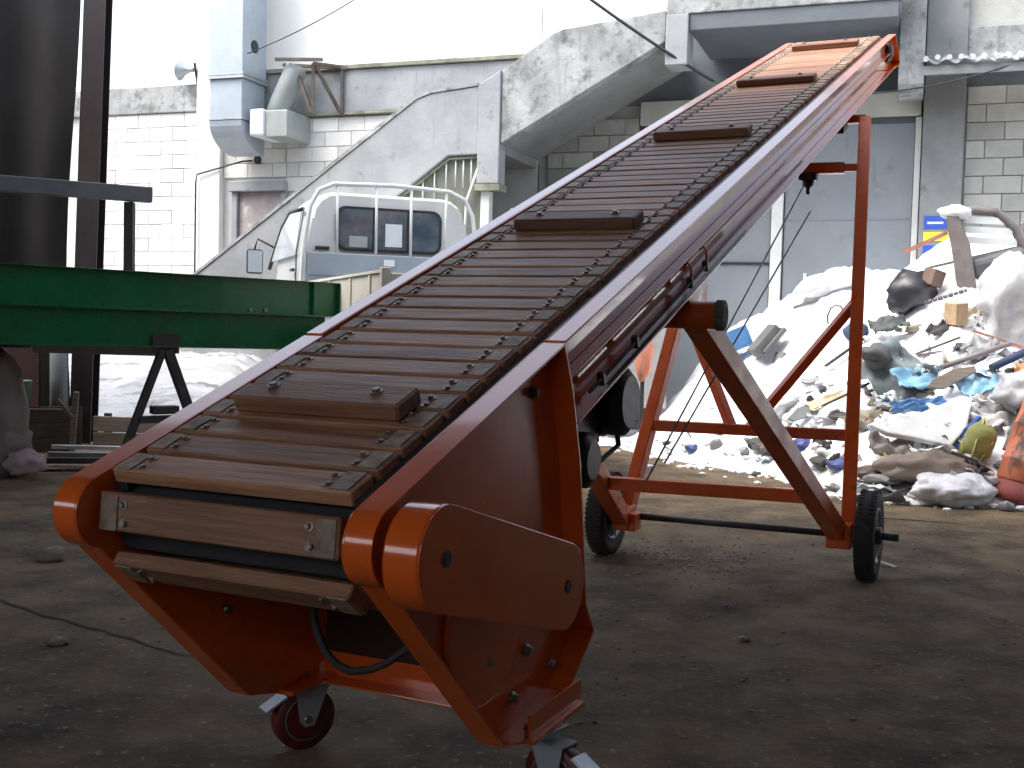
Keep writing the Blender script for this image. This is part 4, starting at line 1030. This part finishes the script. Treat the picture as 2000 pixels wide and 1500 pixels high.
# cleats
cl_me = chamfer_box(.466, .112, .043, .006); cl_me.materials.append(wood_cleat); cl_me.name = 'cleat'
bolt_mb = MB().lathe([(.016, 0), (.016, .003)], (0, 0, 0), Z3, 10, False).lathe([(.0105, .003), (.0105, .010)], (0, 0, 0), Z3, 6, False)
bolt_me = bolt_mb.mesh('bolt'); bolt_me.materials.append(zinc)
for k in range(5):
    s = (-.745 + 16.014 * k) * PI_ + .056
    o = piece('cleat', cl_me, cv, C(-.007, s, .0225), SR)
    for x in (-.155, .14):
        d = bpy.data.objects.new('bolt', bolt_me); COL.objects.link(d); d.parent = o; d.location = (x, .012, .0218)
# side channels, both sides
for sd in (1, -1):
    def CS(s, u, n, sd=sd): return C(sd * u, s, n)
    tpl = dict(m=orange)
    mb = MB()
    mb.boxr((.474, .350, -.125), (7.0, .356, 0), CS); mb.boxr((.474, .356, -.006), (7.16, .412, 0), CS); mb.boxr((.474, .356, -.125), (7.0, .395, -.119), CS)
    obj('upper_channel', mb, orange, cv, bev=.0025)
    mb = MB()
    mb.boxr((.492, .350, -.245), (7.16, .356, -.128), CS); mb.boxr((.492, .356, -.134), (7.0, .385, -.128), CS); mb.boxr((.492, .356, -.245), (7.16, .412, -.239), CS)
    obj('lower_channel', mb, orange, cv, bev=.0025)
    head = [(6.98, -.008), (7.165, -.008), (7.44, -.245), (7.40, -.262), (6.98, -.237)]
    hp_ = obj('head_plate', MB().prism(head, lambda d, x, y, sd=sd: C(sd * d, x, y), .343, .3495), orange, cv, bev=.002)
    rim = MB()
    for (a, b) in zip(head[1:4], head[2:5]):
        pa, pb = C(sd * .380, *a), C(sd * .380, *b)
        rim.beam(pa, pb, .006, .062, UX)
    obj('rim', rim, orange, hp_)
    bb = obj('bearing', MB().lathe([(.07, 0), (.07, .03), (.045, .045), (.03, .05)], C(sd * .352, 7.10, -.12), UX * sd, 18), dark_steel, cv)
    obj('flange_plate', MB().boxr((sd * .351, 7.02, -.20), (sd * .360, 7.18, -.04), C), dark_steel, bb)
    for (ds, dn) in ((-.055, -.055), (.055, -.055), (-.055, .055), (.055, .055)):
        obj('bolt', MB().cyl(C(sd * .36, 7.10 + ds, -.12 + dn), C(sd * .378, 7.10 + ds, -.12 + dn), .012, 6), zinc, bb)
    # tail plate: face + turned-out rim
    prof = [(.468, -.004), (-.445, -.004)]
    for k in range(1, 21):
        a = R(k * 150 / 20)
        prof.append((-.445 - .082 * math.sin(a), -.086 + .082 * math.cos(a)))
    prof += [(-.160, -.800), (-.063, -.865), (.219, -.925), (.440, -.868), (.405, -.76), (.480, -.353), (.487, -.143)]
    f = obj('tail_plate', MB().prism(prof, lambda d, x, y, sd=sd: C(sd * d, x, y), .344, .350), orange, cv, bev=.002)
    rb = MB(); N = len(prof); vs = []; fs = []
    inner = []
    for i in range(N):
        p, q, r_ = Vector(prof[i - 1]), Vector(prof[i]), Vector(prof[(i + 1) % N])
        d1, d2 = (q - p).normalized(), (r_ - q).normalized()
        n1 = Vector((d1.y, -d1.x)); n2 = Vector((d2.y, -d2.x)); nn = (n1 + n2).normalized()
        inner.append(q - nn * (.006 / max(.4, nn.dot(n1))) * (1 if True else 0))
    # pick the sign that moves inwards
    cx = sum(p[0] for p in prof) / N; cy = sum(p[1] for p in prof) / N
    if (Vector((cx, cy)) - inner[5]).length > (Vector((cx, cy)) - Vector(prof[5])).length:
        inner = [Vector(prof[i]) * 2 - inner[i] for i in range(N)]
    for i in range(N):
        for (x, y) in (prof[i], inner[i]):
            for u in (.3502, .412):
                vs.append(C(sd * u, x, y))
    for i in range(N):
        a, b = 4 * i, 4 * ((i + 1) % N)
        fs += [(a, b, b + 1, a + 1), (a + 2, a + 3, b + 3, b + 2), (a + 1, b + 1, b + 3, a + 3), (a, a + 2, b + 2, b)]
    rb.add(vs, fs, False)
    ro = obj('rim', rb, orange, f, smooth=25)
    for (ss, nn_) in ((.36, -.10), (.40, -.60), (.25, -.86), (.02, -.80), (.13, -.73), (.28, -.70), (-.08, -.62)):
        obj('bolt', MB().lathe([(.017, 0), (.017, .006), (.011, .006), (.011, .02)], C(sd * .3505, ss, nn_), UX * sd, 8), dark_steel if nn_ > -.62 else zinc, f)
    # caster foot angle at the lower rear edge
    fo = obj('caster_angle', MB().boxr((sd * .30, .26, .225), (sd * .435, .60, .238), L).boxr((sd * .414, .26, .238), (sd * .4205, .60, .30), L), orange, cv, bev=.002)
    for a in (.31, .40, .50):
        obj('bolt', MB().lathe([(.016, 0), (.016, .01), (.010, .01), (.010, .024)], L(sd * .395, a, .238), Z3, 6), zinc, fo)
# left plate's little bright stud, cross members, pans
obj('cross_bar', MB().boxr((-.343, .47, .225), (.343, .475, .30), L).boxr((-.343, .40, .225), (.343, .47, .231), L), orange, cv, bev=.002)
obj('bottom_pan', MB().boxr((-.343, .55, -.209), (.343, 7.0, -.205), C), orange_dull, cv)
obj('inner_pan', MB().boxr((-.348, -.25, -.075), (.348, 7.1, -.07), C), dark_steel, cv)
obj('rear_apron', MB().boxr((-.343, .478, .29), (.343, .484, .96), L), motor_and_shade_brown, cv)  # dark brown paints in the shade between the tail plates
obj('tail_drum', MB().lathe([(.118, -.335), (.118, .335)], C(0, -.318, -.143), UX, 6, False), cable_m, cv)
obj('head_drum', MB().lathe([(.055, -.34), (.055, .34)], C(0, 7.12, -.12), UX, 16), dark_steel, cv)
for sd in (1, -1):
    obj('chain_strip', MB().boxr((sd * .303, -.40, -.055), (sd * .338, 7.1, -.022), C), dark_steel, cv)
obj('hose', MB().tube([V((-.50, 2.78, .62)), V((-.487, 2.76, .555)), V((-.475, 2.75, .50)), V((-.45, 2.74, .445)), V((-.42, 2.73, .415)), V((-.38, 2.72, .40)), V((-.33, 2.71, .41)), V((-.29, 2.70, .43)), V((-.25, 2.70, .46)), V((-.20, 2.71, .49))], .010, 8), black_rubber, cv)
obj('stud', MB().cyl(L(.30, .30, .34), L(.344, .30, .34), .012, 8), zinc, cv)
obj('stud', MB().cyl(L(-.345, .02, .52), L(-.325, .02, .52), .012, 8), zinc, cv)
# chain cover
c0, c1, rr = Vector((-.417, -.116)), Vector((.103, -.500)), .106
dv = (c1 - c0).normalized(); pv = Vector((-dv.y, dv.x))
st_ = []
for k in range(25):
    a = PI * k / 24; st_.append(c0 + pv * rr * math.cos(a) - dv * rr * math.sin(a))
for k in range(25):
    a = PI * k / 24; st_.append(c1 - pv * rr * math.cos(a) + dv * rr * math.sin(a))
st_ = [(p.x, p.y) for p in st_]
cc = obj('chain_cover', MB().prism(st_, lambda d, x, y: C(d, x, y), .425, .505), orange, cv, bev=.006, smooth=25)
obj('cover_face', MB().prism([(c0.x + (x - c0.x) * .0 + x - c0.x, y) for x, y in st_], lambda d, x, y: C(d, x, y), .5052, .508), orange, cc, bev=.001)
for q in (c0, c1):
    obj('hole', MB().lathe([(.016, 0), (.016, .004)], C(.5075, q.x, q.y), UX, 14), cable_m, cc)
obj('gear_case', MB().lathe([(.20, 0), (.20, .012), (.19, .016)], C(.351, -.06, -.52), UX, 40), orange, cv)
# gear motor under the belt
mo = obj('motor', MB().lathe([(.10, -.16), (.125, -.15), (.125, .08)], L(.10, 1.36, 1.02), UX, 22), motor_and_shade_brown, cv)
fins = MB()
for k in range(12):
    a = 2 * PI * k / 12
    fins.box(L(.10, 1.36, 1.02) + (UH * math.cos(a) + Z3 * math.sin(a)) * .13 - UX * .04, (.20, .012, .03), M3(UX, UH * -math.sin(a) + Z3 * math.cos(a), UH * math.cos(a) + Z3 * math.sin(a)))
obj('fin_ring', fins, motor_and_shade_brown, mo)
obj('fan_cover', MB().lathe([(.118, .081), (.118, .15), (.09, .175)], L(.10, 1.36, 1.02), UX, 22), black_plastic, mo)
obj('terminal_box', MB().box(L(.17, 1.56, .99), (.10, .09, .12), ML), black_plastic, mo, bev=.01)
obj('gearbox', MB().box(L(.10, 1.12, .97), (.20, .26, .24), ML @ rotm(15, 0, 0)).box(L(.08, 1.02, .85), (.20, .22, .22), ML), motor_and_shade_brown, cv, bev=.02)
obj('gear_flange', MB().lathe([(.09, 0), (.09, .07), (.06, .09)], L(.18, 1.04, .85), UX, 20), black_plastic, cv)
obj('motor_lead', MB().tube([L(.16, 1.5, 1.0), L(.20, 1.45, .86), L(.17, 1.3, .80), L(.16, 1.16, .86)], .010, 6), cable_m, cv)
obj('motor_bracket', MB().boxr((-.10, .82, -.40), (.26, 1.25, -.25), C), motor_and_shade_brown, cv)
# sliding rods and clips along the lower channel
obj('guide_rod', MB().tube([C(.40, .62, -.205), C(.40, 3.6, -.205)], .006, 6), steel_cable, cv)
obj('guide_rod', MB().tube([C(.405, .75, -.232), C(.405, 2.4, -.232)], .005, 6), steel_cable, cv)
for s in (.72, 1.02, 1.62, 1.82):
    k_ = obj('rod_clip', MB().box(C(.398, s, -.205), (.022, .022, .04), MC), dark_steel if s > 1.1 else motor_and_shade_brown, cv, bev=.004)
    if s > 1.5: obj('hook', MB().tube([C(.385, s - .015, -.14), C(.40, s - .015, -.13), C(.405, s, -.15), C(.40, s + .01, -.19)], .004, 6), orange_dull, k_)
# rear support frame
def tb_(name, a, b, w, h=None, m=orange_dull, par=cv, bv=.006): return obj(name, MB().beam(a, b, w, h), m, par, bev=bv)
RB, RT = L(.652, 3.735, .20), L(.452, 5.10, 2.63)
LB, LT = L(-.553, 3.66, .20), L(-.40, 5.0, 2.60)
RD, LD = L(.612, 3.745, .215), L(-.545, 3.62, .205)
RP, LP = L(.385, 1.70, 1.325), L(-.385, 1.70, 1.325)
tb_('leg', RB, RT, .074); tb_('leg', LB, LT, .074)
tb_('brace_leg', RD, RP, .088); tb_('brace_leg', LD, LP, .088)
obj('pivot_tube', MB().lathe([(.05, -.47), (.05, .47)], (RP + LP) / 2, UX, 20), orange_dull, cv)
for sd in (1, -1):
    obj('pivot_cap', MB().lathe([(.056, 0), (.056, .025), (.03, .03)], (RP + LP) / 2 + UX * sd * .471, UX * sd, 18), board_m, cv)
    obj('pivot_lug', MB().prism([(1.62, -.246), (1.90, -.246), (1.84, -.40), (1.70, -.40)], lambda d, x, y, sd=sd: C(sd * d, x, y), .372, .384), orange_dull, cv)
tmid = (.725 - .2) / (2.63 - .2)
MBL, MBR = LB.lerp(LT, tmid), RB.lerp(RT, tmid)
tb_('cross_bar', MBL, MBR, .062); 
tb_('cross_bar', LD.lerp(LP, .24), RD.lerp(RP, .24), .062, .066)
mc = MBL.lerp(MBR, .45)
tb_('brace', RB.lerp(RT, .525), mc + UX * .06, .052); tb_('brace', LB.lerp(LT, .525), mc - UX * .03, .052)
tb_('cross_bar', RB.lerp(RT, .865), LB.lerp(LT, .875), .046)
tb_('sleeve', RB.lerp(RT, .865).lerp(LB.lerp(LT, .875), .12), RB.lerp(RT, .865).lerp(LB.lerp(LT, .875), .88), .068)
kb = RB.lerp(RT, .865).lerp(LB.lerp(LT, .875), .36)
obj('clamp_block', MB().box(kb - Z3 * .05, (.11, .08, .05), ML), dark_steel, cv, bev=.008)
obj('clamp_knob', MB().lathe([(.035, 0), (.035, .03), (.012, .05), (.012, .09)], kb - Z3 * .07, -Z3, 12), dark_steel, cv)
for sd, p in ((1, RT), (-1, LT)):
    tb_('leg_cap', p + UX * .01 * sd, p - UX * .16 * sd, .074, .05)
    obj('slide_shoe', MB().box(p - UX * .14 * sd - UH * .05 - Z3 * .02, (.06, .16, .12), MC), dark_steel, cv, bev=.008)
obj('axle', MB().tube([L(-.60, 3.68, .225), L(.72, 3.77, .225)], .019, 12), dark_steel, cv)
for sd, p, d in ((1, RB, RD), (-1, LB, LD)):
    obj('axle_bracket', MB().box((p + d) / 2 + Z3 * .02, (.09, .15, .13), ML), orange_dull, cv, bev=.008)
    obj('axle_bracket', MB().box((p + d) / 2 + Z3 * .0 - UX * .06 * sd, (.05, .11, .10), ML), orange_dull, cv, bev=.008)
obj('hub_stub', MB().lathe([(.02, 0), (.02, .11)], L(.79, 3.775, .233), UX, 12), dark_steel, cv)
# cables of the winch
obj('winch_cable', MB().tube([L(-.20, 2.95, .52), kb - Z3 * .05], .005, 6), steel_cable, cv)
obj('winch_cable', MB().tube([L(-.12, 3.0, .62), L(.24, 4.55, 2.0)], .005, 6), steel_cable, cv)
# rear wheels
def wheel(c, sd):
    ax = (UX - UH * -.0).normalized()
    w = obj('wheel', MB().lathe([(.135, -.035), (.185, -.052), (.218, -.046), (.231, -.02), (.233, 0), (.231, .02), (.218, .046), (.185, .052), (.135, .035)], c, ax, 40), black_rubber, cv)
    obj('rim', MB().lathe([(.035, -.03), (.12, -.022), (.138, -.046), (.145, -.046), (.145, .046), (.138, .046), (.12, .022), (.035, .03)], c, ax, 30), rim_grey, w)
    obj('hub', MB().lathe([(.022, -.07), (.045, -.065), (.045, .06), (.022, .065)], c, ax, 16), orange_dull if sd < 0 else dark_steel, w)
    tr = MB()
    for k in range(56):
        a = 2 * PI * k / 56
        rad = UH * math.cos(a) + Z3 * math.sin(a); tan = UH * -math.sin(a) + Z3 * math.cos(a)
        for x in (-.03, .03):
            tr.box(c + rad * .2315 + ax * x, (.028, .012, .005), M3(ax, tan, rad))
    stuff(obj('tread_blocks', tr, black_rubber, w))
    obj('valve', MB().beam(c + ax * .05 + Z3 * -.10, c + ax * .055 - Z3 * .13, .008), zinc, w)
wheel(L(-.655, 3.655, .233), -1)
wheel(L(.752, 3.775, .233), 1)
# casters
def caster(mount, head, name_label):
    """mount: point on the floor under the swivel; head: direction the wheel trails"""
    hd = Vector((math.cos(head), math.sin(head), 0)); ax = hd.cross(Z3)
    wc = mount + hd * .055 + Z3 * .095
    cst = obj('caster', MB().box(mount + Z3 * .216, (.11, .095, .012), M3(hd, Z3.cross(hd), Z3)), galv, cv, bev=.002)
    obj('swivel', MB().lathe([(.042, 0), (.046, .012), (.036, .022)], mount + Z3 * .188, Z3, 20), galv, cst)
    fk = MB()
    for s in (1, -1):
        fk.prism([(-.045, .092), (.06, .092), (.045, 0), (.028, -.022), (-.0, -.02)], lambda d, x, y, s=s: wc + hd * (x - .02) + Z3 * y + ax * s * d, .032, .036)
    fk.box(wc - hd * .012 + Z3 * .0925, (.10, .07, .005), M3(hd, -ax, Z3))
    obj('fork', fk, galv, cst)
    wh = obj('tread', MB().lathe([(.062, -.024), (.090, -.024), (.095, -.016), (.095, .016), (.090, .024), (.062, .024)], wc, ax, 32), red_pu, cst)
    obj('hub', MB().lathe([(.012, -.026), (.05, -.020), (.068, -.0255), (.0685, .0255), (.05, .020), (.012, .026)], wc, ax, 28), grey_hub, cst)
    obj('axle_nut', MB().lathe([(.012, -.044), (.012, .044)], wc, ax, 6), zinc, cst)
    obj('brake_pedal', MB().box(wc + hd * .095 + Z3 * .055, (.075, .06, .008), M3((hd - Z3 * .55).normalized(), -ax, (Z3 + hd * .55).normalized())), galv, cst, bev=.003)
    return cst
caster(L(-.375, .50, 0), math.atan2(UH.y, UH.x) + R(150), '')
caster(L(.385, .42, 0), math.atan2(UH.y, UH.x) - R(105), '')

# ------------------------------------------------------------------ small things on the floor
GP = 'stones on the shed floor'
stone = simple('pale_stone', (0.24, 0.21, 0.17))
junk('stone', blob((-2.36, 5.70, .03), (.075, .05, .04), 3, .3), stone, (-2.36, 5.7, 0), 'fist-sized pale stone on the floor left of the conveyor', 'stone')
junk('stone', blob((-1.72, 4.23, .012), (.035, .025, .018), 9, .3), stone, (-1.72, 4.23, 0), 'pebble on the floor near the long crack', 'stone')
junk('paper_scrap', cloth((.98, 4.52, .014), .05, .03, rotm(20, 12, 30), 2.2, .012, 5), simple('dirty_paper', (0.45, 0.40, 0.34)), (.98, 4.5, 0), 'crumpled pale paper scrap on the open floor at right', 'paper')
junk('paper_scrap', cloth((.30, 4.55, .012), .04, .03, rotm(10, 12, 80), 5.2, .012, 5), simple('dirty_paper', (0.45, 0.40, 0.34)), (.3, 4.55, 0), 'pale paper scrap just right of the chain cover', 'paper')
junk('paper_scrap', MB().beam((2.06, 6.12, .02), (2.12, 6.02, .012), .025, .008), simple('dirty_paper_white', (0.6, 0.58, 0.52)), (2.1, 6.1, 0), 'white paper strip beside the right rear wheel', 'paper')
junk('twig', MB().tube([(1.35, 8.55, .012), (1.52, 8.5, .02), (1.68, 8.52, .012)], .008, 6), brown_wood, (1.5, 8.5, 0), 'thin pale twig on the floor behind the lower cross bar', 'twig')
print('objects', len(bpy.data.objects))
